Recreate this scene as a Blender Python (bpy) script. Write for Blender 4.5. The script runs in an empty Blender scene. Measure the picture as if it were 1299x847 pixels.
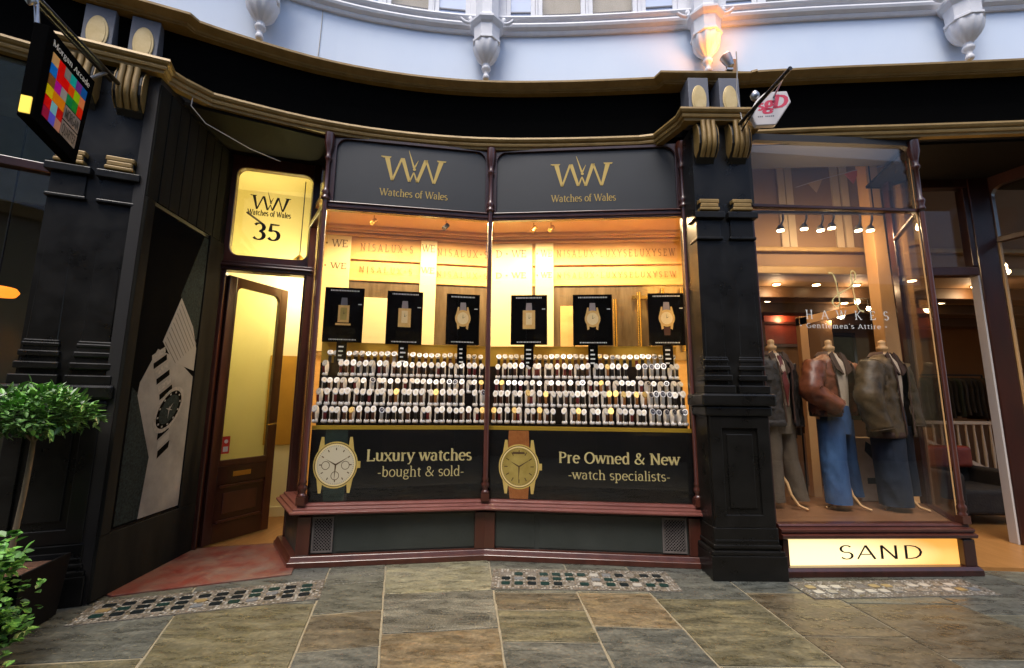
import bpy, math, random
from mathutils import Vector, Matrix, noise
random.seed(11)
R = math.radians
sc = bpy.context.scene
col = sc.collection

# ------------------------------------------------------------------ camera
cam_d = bpy.data.cameras.new('camera')
cam = bpy.data.objects.new('camera', cam_d)
col.objects.link(cam)
cam_d.sensor_width = 36.0
cam_d.lens = 566.85 / 1299 * 36
cam_d.clip_end = 500
cam_d.clip_start = 0.05
cam.matrix_world = Matrix.Translation((0, 0, 1.4)) @ Matrix.Rotation(R(90 + 8.655), 4, 'X') @ Matrix.Rotation(R(0.593), 4, 'Z')
sc.camera = cam

# ------------------------------------------------------------------ world, sun, exposure
SUN_EL, SUN_AZ = 64, 200
w = bpy.data.worlds.new('World')
sc.world = w
w.use_nodes = True
nt = w.node_tree
bg = nt.nodes['Background']
sky = nt.nodes.new('ShaderNodeTexSky')
sky.sky_type = 'NISHITA'
sky.sun_disc = False
sky.sun_elevation = R(SUN_EL)
sky.sun_rotation = R(SUN_AZ)
sky.dust_density = 3.0
nt.links.new(sky.outputs[0], bg.inputs[0])
bg.inputs[1].default_value = 0.15
sun_d = bpy.data.lights.new('sun', 'SUN')
sun_d.energy = 1.5
sun_d.angle = R(25)
sun_d.color = (1.0, 0.95, 0.88)
sun = bpy.data.objects.new('sun', sun_d)
col.objects.link(sun)
# sun stands behind the camera, to the left, high above the glass roof of the arcade
sd = Vector((math.sin(R(SUN_AZ)) * math.cos(R(SUN_EL)), math.cos(R(SUN_AZ)) * math.cos(R(SUN_EL)), math.sin(R(SUN_EL))))
sun.rotation_euler = sd.to_track_quat('Z', 'Y').to_euler()
sc.view_settings.view_transform = 'Standard'
sc.view_settings.look = 'None'
sc.view_settings.gamma = 1
sc.view_settings.use_curve_mapping = False
sc.view_settings.exposure = 0.85
sc.render.engine = 'CYCLES'
sc.cycles.max_bounces = 6
sc.cycles.transparent_max_bounces = 12
sc.cycles.caustics_reflective = False
sc.cycles.caustics_refractive = False
sc.cycles.sample_clamp_indirect = 4
sc.cycles.use_denoising = True

# ------------------------------------------------------------------ materials
M = {}
def srgb(r, g, b):
    f = lambda c: (c / 255 / 12.92) if c / 255 <= 0.04045 else ((c / 255 + 0.055) / 1.055) ** 2.4
    return (f(r), f(g), f(b))
def mat(name, c, rough=0.5, metal=0.0, c2=None, scale=6.0, detail=6, contrast=0.5, bump=0.0, bscale=40.0, coat=0.0, spec=0.5, stretch=(1, 1, 1), rvar=0.0, emit=None, estr=0.0, trans=0.0):
    m = bpy.data.materials.new(name)
    m.use_nodes = True
    t = m.node_tree
    b = t.nodes['Principled BSDF']
    b.inputs['Base Color'].default_value = (*c, 1)
    b.inputs['Roughness'].default_value = rough
    b.inputs['Metallic'].default_value = metal
    b.inputs['Coat Weight'].default_value = coat
    b.inputs['Coat Roughness'].default_value = 0.12
    b.inputs['Specular IOR Level'].default_value = spec
    if trans: b.inputs['Transmission Weight'].default_value = trans
    tc = t.nodes.new('ShaderNodeTexCoord')
    mp = t.nodes.new('ShaderNodeMapping')
    mp.inputs['Scale'].default_value = stretch
    t.links.new(tc.outputs['Object'], mp.inputs[0])
    if c2 is not None or rvar:
        n = t.nodes.new('ShaderNodeTexNoise')
        n.inputs['Scale'].default_value = scale
        n.inputs['Detail'].default_value = detail
        n.inputs['Roughness'].default_value = 0.62
        t.links.new(mp.outputs[0], n.inputs['Vector'])
        r = t.nodes.new('ShaderNodeValToRGB')
        r.color_ramp.elements[0].position = 0.5 - 0.5 * (1 - contrast)
        r.color_ramp.elements[1].position = 0.5 + 0.5 * (1 - contrast)
        r.color_ramp.elements[0].color = (*c, 1)
        r.color_ramp.elements[1].color = (*(c2 or c), 1)
        t.links.new(n.outputs[0], r.inputs[0])
        t.links.new(r.outputs[0], b.inputs['Base Color'])
        if rvar:
            mr = t.nodes.new('ShaderNodeMapRange')
            mr.inputs[1].default_value = 0.3; mr.inputs[2].default_value = 0.7
            mr.inputs[3].default_value = rough - rvar; mr.inputs[4].default_value = rough + rvar
            t.links.new(n.outputs[0], mr.inputs[0])
            t.links.new(mr.outputs[0], b.inputs['Roughness'])
    if bump:
        n2 = t.nodes.new('ShaderNodeTexNoise')
        n2.inputs['Scale'].default_value = bscale
        n2.inputs['Detail'].default_value = 5
        t.links.new(mp.outputs[0], n2.inputs['Vector'])
        bp = t.nodes.new('ShaderNodeBump')
        bp.inputs['Strength'].default_value = bump
        bp.inputs['Distance'].default_value = 0.01
        t.links.new(n2.outputs[0], bp.inputs['Height'])
        t.links.new(bp.outputs[0], b.inputs['Normal'])
    if emit:
        b.inputs['Emission Color'].default_value = (*emit, 1)
        b.inputs['Emission Strength'].default_value = estr
    M[name] = m
    return m
def glass(name, tint=(1, 1, 1), rough=0.0, ior=1.5):
    m = bpy.data.materials.new(name)
    m.use_nodes = True
    t = m.node_tree
    t.nodes.clear()
    o = t.nodes.new('ShaderNodeOutputMaterial')
    mx = t.nodes.new('ShaderNodeMixShader')
    tr = t.nodes.new('ShaderNodeBsdfTransparent')
    tr.inputs[0].default_value = (*tint, 1)
    gl = t.nodes.new('ShaderNodeBsdfGlossy')
    gl.inputs['Roughness'].default_value = rough
    fr = t.nodes.new('ShaderNodeFresnel')
    ge = t.nodes.new('ShaderNodeNewGeometry')
    io = t.nodes.new('ShaderNodeMapRange')      # same reflectance whichever side of the sheet is met
    io.inputs[3].default_value = ior; io.inputs[4].default_value = 1 / ior
    t.links.new(ge.outputs['Backfacing'], io.inputs[0]); t.links.new(io.outputs[0], fr.inputs[0])
    t.links.new(fr.outputs[0], mx.inputs[0])
    t.links.new(tr.outputs[0], mx.inputs[1])
    t.links.new(gl.outputs[0], mx.inputs[2])
    t.links.new(mx.outputs[0], o.inputs[0])
    M[name] = m
mat('black_paint', (0.0058, 0.0055, 0.0050), 0.33, c2=(0.0105, 0.0098, 0.0088), scale=5, detail=9, bump=0.05, bscale=7, spec=.32, rvar=.10)
mat('black_board', (0.004, 0.004, 0.004), 0.6, spec=0.0)
mat('window_black', (0.004, 0.004, 0.0045), 0.45, spec=0.3)
mat('charcoal_board', (0.022, 0.024, 0.026), 0.45, c2=(0.03, 0.032, 0.034), scale=2)
mat('panel_paint', (0.028, 0.034, 0.031), 0.38, c2=(0.045, 0.052, 0.046), scale=3.5, bump=0.08, rvar=0.1)
mat('grey_paint', (0.10, 0.105, 0.13), 0.5, c2=(0.14, 0.145, 0.17), scale=8)
mat('gold_paint', (0.19, 0.115, 0.028), 0.46, metal=0.15, c2=(0.31, 0.20, 0.065), scale=7, bump=0.15, bscale=30)
mat('card_gold', (0.80, 0.52, 0.18), 0.4, c2=(0.62, 0.36, 0.10), scale=20)
mat('card_dial', (0.85, 0.66, 0.34), 0.4)
mat('pale_gold', (0.5, 0.36, 0.14), 0.4, metal=0.2, c2=(0.62, 0.48, 0.24), scale=14)
mat('gold_letter', (0.52, 0.36, 0.09), 0.4, metal=0.1)
mat('gold_letter_pale', (0.68, 0.57, 0.25), 0.5)
mat('gold_strip', (0.46, 0.29, 0.03), 0.35, metal=0.2)
mat('black_letter', (0.006, 0.006, 0.006), 0.5)
mat('white_letter', (0.75, 0.75, 0.72), 0.5)
mat('mahogany', (0.045, 0.012, 0.008), 0.28, c2=(0.090, 0.026, 0.016), scale=9, stretch=(1, 1, .25), coat=0.5, bump=0.06)
mat('mahogany_dark', (0.022, 0.007, 0.005), 0.30, c2=(0.05, 0.013, 0.009), scale=9, stretch=(1, 1, .25), coat=0.4)
mat('sill_wood', (0.10, 0.028, 0.022), 0.32, c2=(0.19, 0.065, 0.05), scale=9, stretch=(.3, .3, 1), coat=0.3)
mat('wall_blue', (0.58, 0.68, 0.84), 0.65, c2=(0.66, 0.75, 0.88), scale=1.6, detail=9, contrast=.35, stretch=(1, 1, .45), bump=0.12, bscale=9)
mat('white_plaster', (0.74, 0.74, 0.76), 0.55, c2=(0.62, 0.63, 0.68), scale=10, bump=0.1)
mat('panel_blue', (0.50, 0.58, 0.78), 0.5, c2=(0.55, 0.64, 0.8), scale=4)
mat('blind', (0.33, 0.27, 0.18), 0.7, c2=(0.5, 0.43, 0.32), scale=3, stretch=(1, 1, .3))
mat('dark_metal', (0.012, 0.012, 0.013), 0.35, metal=0.3)
mat('steel', (0.35, 0.36, 0.38), 0.3, metal=0.9)
mat('brass', (0.55, 0.36, 0.10), 0.25, metal=0.9)
mat('cable', (0.5, 0.48, 0.45), 0.6)
mat('lobby_board', (0.012, 0.0115, 0.010), 0.5, spec=0.0, c2=(0.022, 0.021, 0.018), scale=7, stretch=(1, 1, .2))
mat('lobby_dark', (0.010, 0.008, 0.007), 0.6)
mat('lobby_ceiling', (0.008, 0.006, 0.004), 0.7, spec=0.1)
mat('mortar', (0.17, 0.15, 0.10), 0.85, c2=(0.26, 0.235, 0.17), scale=20, bump=0.4)
SL = {'grey': ((0.125, 0.125, 0.095), (0.21, 0.205, 0.15)), 'brown': ((0.115, 0.075, 0.035), (0.20, 0.145, 0.075)),
      'tan': ((0.22, 0.13, 0.045), (0.36, 0.25, 0.11)), 'olive': ((0.135, 0.115, 0.05), (0.235, 0.20, 0.10)),
      'pale': ((0.27, 0.25, 0.135), (0.42, 0.38, 0.22)), 'slate': ((0.095, 0.105, 0.10), (0.16, 0.165, 0.15)),
      'speckled': ((0.085, 0.078, 0.06), (0.28, 0.27, 0.22))}
def stone(name, a, b, speck):
    m = mat(name, a, 0.36, bump=0.45, bscale=(70 if speck else 30))
    t = m.node_tree; bs = t.nodes['Principled BSDF']
    tc = t.nodes.new('ShaderNodeTexCoord'); oi = t.nodes.new('ShaderNodeObjectInfo')
    off = t.nodes.new('ShaderNodeVectorMath'); off.operation = 'SCALE'; off.inputs[3].default_value = 40
    cx = t.nodes.new('ShaderNodeCombineXYZ'); t.links.new(oi.outputs['Random'], cx.inputs[0]); t.links.new(oi.outputs['Random'], cx.inputs[1])
    t.links.new(cx.outputs[0], off.inputs[0])
    add = t.nodes.new('ShaderNodeVectorMath'); add.operation = 'ADD'; t.links.new(tc.outputs['Object'], add.inputs[0]); t.links.new(off.outputs[0], add.inputs[1])
    def nz_(sc_, det, dist, st=(1, 1, 1)):
        mp = t.nodes.new('ShaderNodeMapping'); mp.inputs['Scale'].default_value = st; t.links.new(add.outputs[0], mp.inputs[0])
        n = t.nodes.new('ShaderNodeTexNoise'); n.inputs['Scale'].default_value = sc_; n.inputs['Detail'].default_value = det; n.inputs['Distortion'].default_value = dist; n.inputs['Roughness'].default_value = .65
        t.links.new(mp.outputs[0], n.inputs['Vector']); return n
    big = nz_(2.6, 6, 1.2, (.7, 1.8, 1)); fine = nz_(95 if speck else 42, 4, 0); mid = nz_(9, 8, .6, (.5, 1.6, 1))
    r = t.nodes.new('ShaderNodeValToRGB'); e = r.color_ramp.elements
    e[0].position = .30; e[0].color = (*a, 1); e[1].position = .70; e[1].color = (*b, 1)
    k = r.color_ramp.elements.new(.5); g = (a[0] + a[1] + a[2]) / 3 * 1.15; k.color = ((a[0] + b[0]) * .28 + g * .4, (a[1] + b[1]) * .28 + g * .42, (a[2] + b[2]) * .28 + g * .38, 1)
    t.links.new(big.outputs[0], r.inputs[0])
    def mul(src, n, lo, hi, p0, p1):
        mr = t.nodes.new('ShaderNodeMapRange'); mr.inputs[1].default_value = p0; mr.inputs[2].default_value = p1; mr.inputs[3].default_value = lo; mr.inputs[4].default_value = hi
        t.links.new(n.outputs[0], mr.inputs[0])
        v = t.nodes.new('ShaderNodeVectorMath'); v.operation = 'SCALE'; t.links.new(src, v.inputs[0]); t.links.new(mr.outputs[0], v.inputs[3]); return v.outputs[0]
    c = mul(r.outputs[0], mid, .62, 1.35, .35, .65)
    c = mul(c, fine, .5 if speck else .78, 1.7 if speck else 1.22, .38, .62)
    t.links.new(c, bs.inputs['Base Color'])
    mr = t.nodes.new('ShaderNodeMapRange'); mr.inputs[1].default_value = .35; mr.inputs[2].default_value = .65; mr.inputs[3].default_value = .18; mr.inputs[4].default_value = .48
    t.links.new(mid.outputs[0], mr.inputs[0]); t.links.new(mr.outputs[0], bs.inputs['Roughness'])
for k, (a, b) in SL.items():
    q_ = .62; G_A, G_B = (.115, .12, .085), (.215, .22, .155)
    stone('stone_' + k, tuple((x * .75 + y * .25) * q_ for x, y in zip(a, G_A)), tuple((x * .75 + y * .25) * q_ for x, y in zip(b, G_B)), k == 'speckled')
mat('ground_stone', (0.13, 0.115, 0.075), 0.6, c2=(0.2, 0.18, 0.12), scale=4)
mat('red_stone', (0.15, 0.018, 0.012), 0.45, c2=(0.15, 0.10, 0.075), scale=4.5, detail=8, contrast=0.6, bump=0.2, rvar=0.12)
mat('grout', (0.17, 0.16, 0.14), 0.8, c2=(0.08, 0.07, 0.06), scale=90, contrast=0.7, bump=0.5, bscale=120)
mat('tessera', (0.24, 0.22, 0.18), 0.5, c2=(0.12, 0.09, 0.07), scale=55, contrast=0.8)
mat('tile_black', (0.010, 0.014, 0.016), 0.15)
mat('tile_green', (0.010, 0.030, 0.027), 0.2)
mat('tile_grey', (0.14, 0.15, 0.16), 0.25)
mat('tile_white', (0.34, 0.33, 0.30), 0.3)
mat('tile_ochre', (0.22, 0.16, 0.07), 0.3)
mat('floor_wood', (0.26, 0.115, 0.03), 0.35, c2=(0.38, 0.18, 0.055), scale=6, stretch=(4, .5, 1), bump=0.05)
mat('cream_wall', (0.80, 0.70, 0.42), 0.7, c2=(0.84, 0.76, 0.5), scale=2)
mat('yellow_wall', (0.76, 0.68, 0.40), 0.7, c2=(0.82, 0.75, 0.48), scale=1.5)
mat('mustard', (0.40, 0.20, 0.022), 0.5, c2=(0.5, 0.27, 0.03), scale=3)
mat('amber_panel', (0.62, 0.34, 0.095), 0.6, c2=(0.84, 0.57, 0.23), scale=3.2, contrast=0.35, stretch=(1, 1, 2.5))
mat('cream_panel', (0.85, 0.74, 0.42), 0.5)
mat('case_ceiling', (0.66, 0.36, 0.12), 0.5, c2=(0.72, 0.45, 0.18), scale=3)
mat('bronze_mirror', (0.26, 0.18, 0.09), 0.18, metal=0.7, c2=(0.55, 0.42, 0.24), scale=5, stretch=(3, 3, .4))
mat('amber_text', (0.20, 0.085, 0.015), 0.5)
mat('dark_text', (0.10, 0.055, 0.02), 0.5)
mat('display_gold', (0.42, 0.24, 0.02), 0.4, c2=(0.52, 0.33, 0.04), scale=3)
mat('display_black', (0.005, 0.003, 0.003), 0.6, spec=0.1)
mat('cuff_white', (0.76, 0.74, 0.72), 0.35)
mat('dial_white', (0.52, 0.49, 0.42), 0.3)
mat('dial_gold', (0.60, 0.42, 0.14), 0.3, metal=0.5)
mat('dial_dark', (0.03, 0.03, 0.04), 0.2)
mat('strap_black', (0.008, 0.007, 0.007), 0.5)
mat('strap_brown', (0.07, 0.022, 0.01), 0.5)
mat('strap_red', (0.12, 0.008, 0.012), 0.5)
mat('strap_tan', (0.30, 0.12, 0.03), 0.5)
mat('case_steel', (0.5, 0.5, 0.5), 0.3, metal=0.5)
mat('case_gold', (0.75, 0.50, 0.15), 0.22, metal=0.7)
mat('print_gold', (0.62, 0.42, 0.09), 0.4, c2=(0.75, 0.56, 0.18), scale=14)
mat('print_dial_cream', (0.66, 0.58, 0.40), 0.4)
mat('print_dial_gold', (0.25, 0.17, 0.025), 0.4, c2=(0.55, 0.42, 0.12), scale=5, contrast=.5)
mat('print_bezel_dark', (0.16, 0.095, 0.012), 0.5)
mat('print_bezel_light', (0.85, 0.68, 0.32), 0.4)
mat('print_green', (0.006, 0.014, 0.010), 0.5, c2=(0.018, 0.035, 0.026), scale=30)
mat('print_leather', (0.30, 0.09, 0.018), 0.5, c2=(0.42, 0.15, 0.035), scale=30)
mat('print_pinkish', (0.5, 0.22, 0.14), 0.5, c2=(0.42, 0.16, 0.08), scale=25)
mat('print_black', (0.004, 0.004, 0.004), 0.35, spec=0.0)
mat('print_skin', (0.10, 0.10, 0.104), 0.4, spec=0.0, c2=(0.22, 0.22, 0.226), scale=2.5)
mat('print_fabric', (0.012, 0.012, 0.012), 0.5, spec=0.0, c2=(0.025, 0.035, 0.036), scale=60, contrast=0.6)
mat('print_cuff', (0.17, 0.17, 0.175), 0.4, spec=0.0)
mat('print_cuff_line', (0.08, 0.08, 0.083), 0.4, spec=0)
mat('print_steel', (0.22, 0.22, 0.23), 0.4, spec=0.12, c2=(0.1, 0.1, 0.1), scale=40)
mat('grille', (0.10, 0.085, 0.08), 0.5, c2=(0.16, 0.14, 0.13), scale=12)
mat('sticker_red', (0.55, 0.03, 0.02), 0.5)
mat('sticker_white', (0.7, 0.6, 0.5), 0.5)
mat('brown_wall', (0.24, 0.13, 0.06), 0.7, c2=(0.3, 0.17, 0.08), scale=1.5)
mat('tan_ceiling', (0.21, 0.125, 0.062), 0.7)
mat('column_reflection', (0.42, 0.33, 0.22), 0.7)
mat('ceiling_beam', (0.07, 0.035, 0.014), 0.5)
mat('oak', (0.58, 0.32, 0.12), 0.5, c2=(0.66, 0.40, 0.17), scale=5, stretch=(1, 1, .2))
mat('platform_wood', (0.17, 0.075, 0.03), 0.4, c2=(0.24, 0.11, 0.05), scale=5, stretch=(.3, 3, 1))
mat('white_rail', (0.62, 0.52, 0.38), 0.5)
mat('jamb_white', (0.55, 0.52, 0.5), 0.5)
mat('leather_brown', (0.075, 0.018, 0.007), 0.42, c2=(0.27, 0.078, 0.026), scale=7, bump=1.0, bscale=11, contrast=.6)
mat('wax_olive', (0.026, 0.016, 0.006), 0.5, c2=(0.115, 0.070, 0.026), scale=8, bump=1.0, bscale=11, contrast=.6)
mat('dark_jacket', (0.018, 0.015, 0.014), 0.6, c2=(0.035, 0.028, 0.025), scale=10, bump=0.4)
mat('corduroy_collar', (0.05, 0.02, 0.01), 0.8)
mat('shirt_cream', (0.62, 0.50, 0.36), 0.7, c2=(0.5, 0.38, 0.26), scale=12, bump=0.4, bscale=12)
mat('shirt_lining', (0.30, 0.16, 0.08), 0.7)
mat('denim', (0.018, 0.055, 0.15), 0.85, c2=(0.06, 0.14, 0.30), scale=5, bump=0.9, bscale=13, stretch=(1, 1, .5), contrast=.6)
mat('denim_dark', (0.0035, 0.007, 0.017), 0.85, c2=(0.012, 0.022, 0.042), scale=6, bump=0.3, stretch=(1, 1, .4))
mat('chino_grey', (0.10, 0.075, 0.045), 0.8, c2=(0.16, 0.12, 0.08), scale=6, bump=0.4)
mat('tie_red', (0.13, 0.012, 0.012), 0.5)
mat('cloth_black', (0.010, 0.009, 0.009), 0.8, c2=(0.03, 0.025, 0.02), scale=9, bump=0.4)
mat('cloth_green', (0.02, 0.028, 0.018), 0.8, bump=0.4)
mat('cloth_brown', (0.06, 0.03, 0.015), 0.8, bump=0.4)
mat('picture_red', (0.20, 0.018, 0.010), 0.5, c2=(0.3, 0.05, 0.02), scale=6)
mat('reflected_flag_red', (0.42, 0.09, 0.05), 0.8)
mat('reflected_flag_tan', (0.42, 0.28, 0.15), 0.8)
mat('bark', (0.10, 0.075, 0.045), 0.85, c2=(0.16, 0.12, 0.075), scale=30, bump=0.4, stretch=(1, 1, .3))
mat('leaf_dark', (0.035, 0.095, 0.022), 0.35, c2=(0.07, 0.16, 0.045), scale=7)
mat('leaf_mid', (0.06, 0.15, 0.035), 0.38, c2=(0.11, 0.23, 0.06), scale=7)
mat('leaf_bright', (0.10, 0.30, 0.04), 0.45, c2=(0.18, 0.42, 0.08), scale=7)
mat('soil', (0.05, 0.025, 0.014), 0.9, c2=(0.11, 0.05, 0.03), scale=40, bump=0.8)
mat('planter_black', (0.003, 0.0033, 0.004), 0.5, spec=0.1, c2=(0.005, 0.0053, 0.006), scale=8)
mat('sign_white', (0.55, 0.52, 0.52), 0.4)
mat('sign_pink', (0.55, 0.035, 0.08), 0.4)
mat('sign_grey', (0.3, 0.26, 0.26), 0.4)
mat('bulb', (1, 0.9, 0.7), 0.4, emit=(1.0, 0.72, 0.38), estr=14)
mat('bulb_small', (1, 0.9, 0.7), 0.4, emit=(1.0, 0.66, 0.34), estr=6)
mat('orange_glow', (0.8, 0.3, 0.05), 0.4, emit=(1.0, 0.25, 0.02), estr=1.0)
mat('yellow_lens', (0.8, 0.6, 0.05), 0.3, emit=(1.0, 0.7, 0.12), estr=.5)
mat('left_interior', (0.08, 0.075, 0.045), 0.7)
mat('left_upper', (0.20, 0.21, 0.16), 0.7, c2=(0.12, 0.12, 0.08), scale=4)
glass('shop_glass')
glass('door_glass', (0.93, 0.95, 0.80))
glass('green_glass', (0.75, 0.82, 0.72))
# backlit lightbox panel: tube glow put into the emission colour, brightest mid and low
def lightbox():
    m = mat('lightbox', (0.75, 0.5, 0.2), 0.4)
    t = m.node_tree; b = t.nodes['Principled BSDF']
    tc = t.nodes.new('ShaderNodeTexCoord'); mp = t.nodes.new('ShaderNodeMapping')
    mp.inputs['Location'].default_value = (0.5, 0, 0.06); mp.inputs['Scale'].default_value = (0.8, 1, 4.5)
    g = t.nodes.new('ShaderNodeTexGradient'); g.gradient_type = 'SPHERICAL'
    r = t.nodes.new('ShaderNodeValToRGB')
    r.color_ramp.elements[0].color = (0.62, 0.27, 0.045, 1); r.color_ramp.elements[1].color = (1.0, 0.82, 0.42, 1)
    r.color_ramp.elements[1].position = 0.62
    t.links.new(tc.outputs['Object'], mp.inputs[0]); t.links.new(mp.outputs[0], g.inputs[0]); t.links.new(g.outputs[0], r.inputs[0])
    t.links.new(r.outputs[0], b.inputs['Emission Color']); b.inputs['Emission Strength'].default_value = 0.9
lightbox()

# ------------------------------------------------------------------ mesh builder
class MB:
    def __init__(s): s.v = []; s.f = []; s.m = []; s.sm = []
    def add(s, vs, fs, m=0, smooth=False):
        o = len(s.v); s.v += [tuple(p) for p in vs]
        for f in fs: s.f.append([i + o for i in f]); s.m.append(m); s.sm.append(smooth)
        return s
    def box(s, x0, x1, y0, y1, z0, z1, m=0):
        vs = [(x, y, z) for z in (z0, z1) for x, y in ((x0, y0), (x1, y0), (x1, y1), (x0, y1))]
        return s.add(vs, [(0, 3, 2, 1), (4, 5, 6, 7), (0, 1, 5, 4), (1, 2, 6, 5), (2, 3, 7, 6), (3, 0, 4, 7)], m)
    def fbox(s, F, s0, s1, d0, d1, z0, z1, m=0):       # box in a wall frame: along, out of the wall, up
        if d0 > d1: d0, d1 = d1, d0
        vs = [F.p(a, d, z) for z in (z0, z1) for a, d in ((s0, d1), (s1, d1), (s1, d0), (s0, d0))]
        return s.add(vs, [(0, 3, 2, 1), (4, 5, 6, 7), (0, 1, 5, 4), (1, 2, 6, 5), (2, 3, 7, 6), (3, 0, 4, 7)], m)
    def hexa(s, bot, top, m=0):
        n = len(bot)
        return s.add(list(bot) + list(top), [tuple(range(n))[::-1], tuple(range(n, 2 * n))] + [(i, (i + 1) % n, n + (i + 1) % n, n + i) for i in range(n)], m)
    def prism(s, poly, z0, z1, m=0):
        return s.hexa([(x, y, z0) for x, y in poly], [(x, y, z1) for x, y in poly], m)
    def plate(s, F, poly, d0, d1, m=0):                # polygon in (along, up), given thickness
        return s.hexa([F.p(a, d0, z) for a, z in poly], [F.p(a, d1, z) for a, z in poly], m)
    def tube(s, pts, r, seg=8, m=0, caps=True):
        pts = [Vector(p) for p in pts]; n = len(pts); rs = r if isinstance(r, (list, tuple)) else [r] * n
        vs = []; prev = None
        for i, p in enumerate(pts):
            t = (pts[min(i + 1, n - 1)] - pts[max(i - 1, 0)]).normalized()
            if prev is None:
                a = Vector((0, 0, 1)) if abs(t.z) < .9 else Vector((1, 0, 0))
                prev = t.cross(a).normalized()
            prev = (prev - t * prev.dot(t)).normalized(); q = t.cross(prev)
            for k in range(seg):
                an = 2 * math.pi * k / seg
                vs.append(p + (prev * math.cos(an) + q * math.sin(an)) * rs[i])
        fs = [(i * seg + k, i * seg + (k + 1) % seg, (i + 1) * seg + (k + 1) % seg, (i + 1) * seg + k) for i in range(n - 1) for k in range(seg)]
        s.add(vs, fs, m, True)
        if caps: s.add(vs[:seg], [tuple(range(seg))[::-1]], m); s.add(vs[-seg:], [tuple(range(seg))], m)
        return s
    def lathe(s, c, prof, seg=16, m=0, sx=1, sy=1, smooth=True, rot=0):
        vs = []
        for r, z in prof:
            for k in range(seg):
                an = 2 * math.pi * k / seg + rot
                vs.append((c[0] + r * sx * math.cos(an), c[1] + r * sy * math.sin(an), c[2] + z))
        n = len(prof)
        fs = [(i * seg + k, i * seg + (k + 1) % seg, (i + 1) * seg + (k + 1) % seg, (i + 1) * seg + k) for i in range(n - 1) for k in range(seg)]
        s.add(vs, fs, m, smooth)
        s.add(vs[:seg], [tuple(range(seg))[::-1]], m); s.add(vs[-seg:], [tuple(range(seg))], m)
        return s
    def disc(s, F, a, z, ra, rz, d0, d1, seg=28, m=0):
        return s.plate(F, [(a + ra * math.cos(2 * math.pi * k / seg), z + rz * math.sin(2 * math.pi * k / seg)) for k in range(seg)], d0, d1, m)
    def sweep(s, path, prof, m=0, smooth=False):       # prof = (out, z) ring; path = plan polyline, outward on its right
        path = [Vector((p[0], p[1])) for p in path]; n = len(path); k = len(prof); vs = []
        for i, p in enumerate(path):
            a = (path[i] - path[i - 1]).normalized() if i else None
            b = (path[i + 1] - path[i]).normalized() if i < n - 1 else None
            na = Vector((a.y, -a.x)) if a else None; nb = Vector((b.y, -b.x)) if b else None
            if na and nb:
                h = (na + nb).normalized(); h = h / max(h.dot(na), .35)
            else: h = na or nb
            for d, z in prof: vs.append((p.x + h.x * d, p.y + h.y * d, z))
        fs = [(i * k + j, (i + 1) * k + j, (i + 1) * k + (j + 1) % k, i * k + (j + 1) % k) for i in range(n - 1) for j in range(k)]
        s.add(vs, fs, m, smooth)
        s.add(vs[:k], [tuple(range(k))], m); s.add(vs[-k:], [tuple(range(k))[::-1]], m)
        return s
    def loft(s, rings, m=0, closed=True, cap=True):
        k = len(rings[0]); vs = [p for r in rings for p in r]; kk = k if closed else k - 1
        fs = [(i * k + j, i * k + (j + 1) % k, (i + 1) * k + (j + 1) % k, (i + 1) * k + j) for i in range(len(rings) - 1) for j in range(kk)]
        s.add(vs, fs, m, True)
        if cap: s.add(rings[0], [tuple(range(k))[::-1]], m, True); s.add(rings[-1], [tuple(range(k))], m, True)
        return s
    def mesh(s, name, mats, off=(0, 0, 0)):
        me = bpy.data.meshes.new(name)
        me.from_pydata([(x - off[0], y - off[1], z - off[2]) for x, y, z in s.v], [], s.f)
        for x in (mats if isinstance(mats, (list, tuple)) else [mats]): me.materials.append(M[x])
        me.polygons.foreach_set('material_index', s.m)
        me.polygons.foreach_set('use_smooth', s.sm)
        me.update()
        return me
def wloc(o):
    p = Vector((0, 0, 0))
    while o: p += Vector(o.location); o = o.parent
    return p
def part(name, mb, mats, parent=None, bevel=0, label=None, kind=None, at=None):
    off = at if at is not None else (wloc(parent) if parent else (0, 0, 0))
    o = bpy.data.objects.new(name, mb.mesh(name, mats, off))
    if at is not None: o.location = Vector(at) - (wloc(parent) if parent else Vector((0, 0, 0)))
    col.objects.link(o); o.parent = parent
    import bmesh
    bm = bmesh.new(); bm.from_mesh(o.data); bmesh.ops.recalc_face_normals(bm, faces=bm.faces); bm.to_mesh(o.data); bm.free()
    if bevel:
        b = o.modifiers.new('bevel', 'BEVEL'); b.width = bevel; b.segments = 2; b.limit_method = 'ANGLE'; b.angle_limit = R(35)
    if label: o['label'] = label
    if kind: o['kind'] = kind
    return o
def thing(name, label, cat, loc=(0, 0, 0), group=None):
    o = bpy.data.objects.new(name, None); col.objects.link(o); o.location = loc
    o.empty_display_size = .1
    o['label'] = label; o['category'] = cat
    if group: o['group'] = group
    return o
def tag(o, label, cat, group=None):
    o['label'] = label; o['category'] = cat
    if group: o['group'] = group
    return o
def copy_tree(o, parent=None):
    c = o.copy(); col.objects.link(c); c.parent = parent
    for ch in list(o.children): copy_tree(ch, c)
    return c
def ordn(k): return '%d%s' % (k, 'th' if 10 < k % 100 < 14 else {1: 'st', 2: 'nd', 3: 'rd'}.get(k % 10, 'th'))
class Frame:
    def __init__(s, a, b):
        s.a = Vector(a[:2]); s.b = Vector(b[:2]); s.L = (s.b - s.a).length
        s.u = (s.b - s.a) / s.L; s.n = Vector((s.u.y, -s.u.x))
    def p(s, t, d, z):
        q = s.a + s.u * t + s.n * d
        return (q.x, q.y, z)
    def s_of(s, x, y): return (Vector((x, y)) - s.a).dot(s.u)

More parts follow.
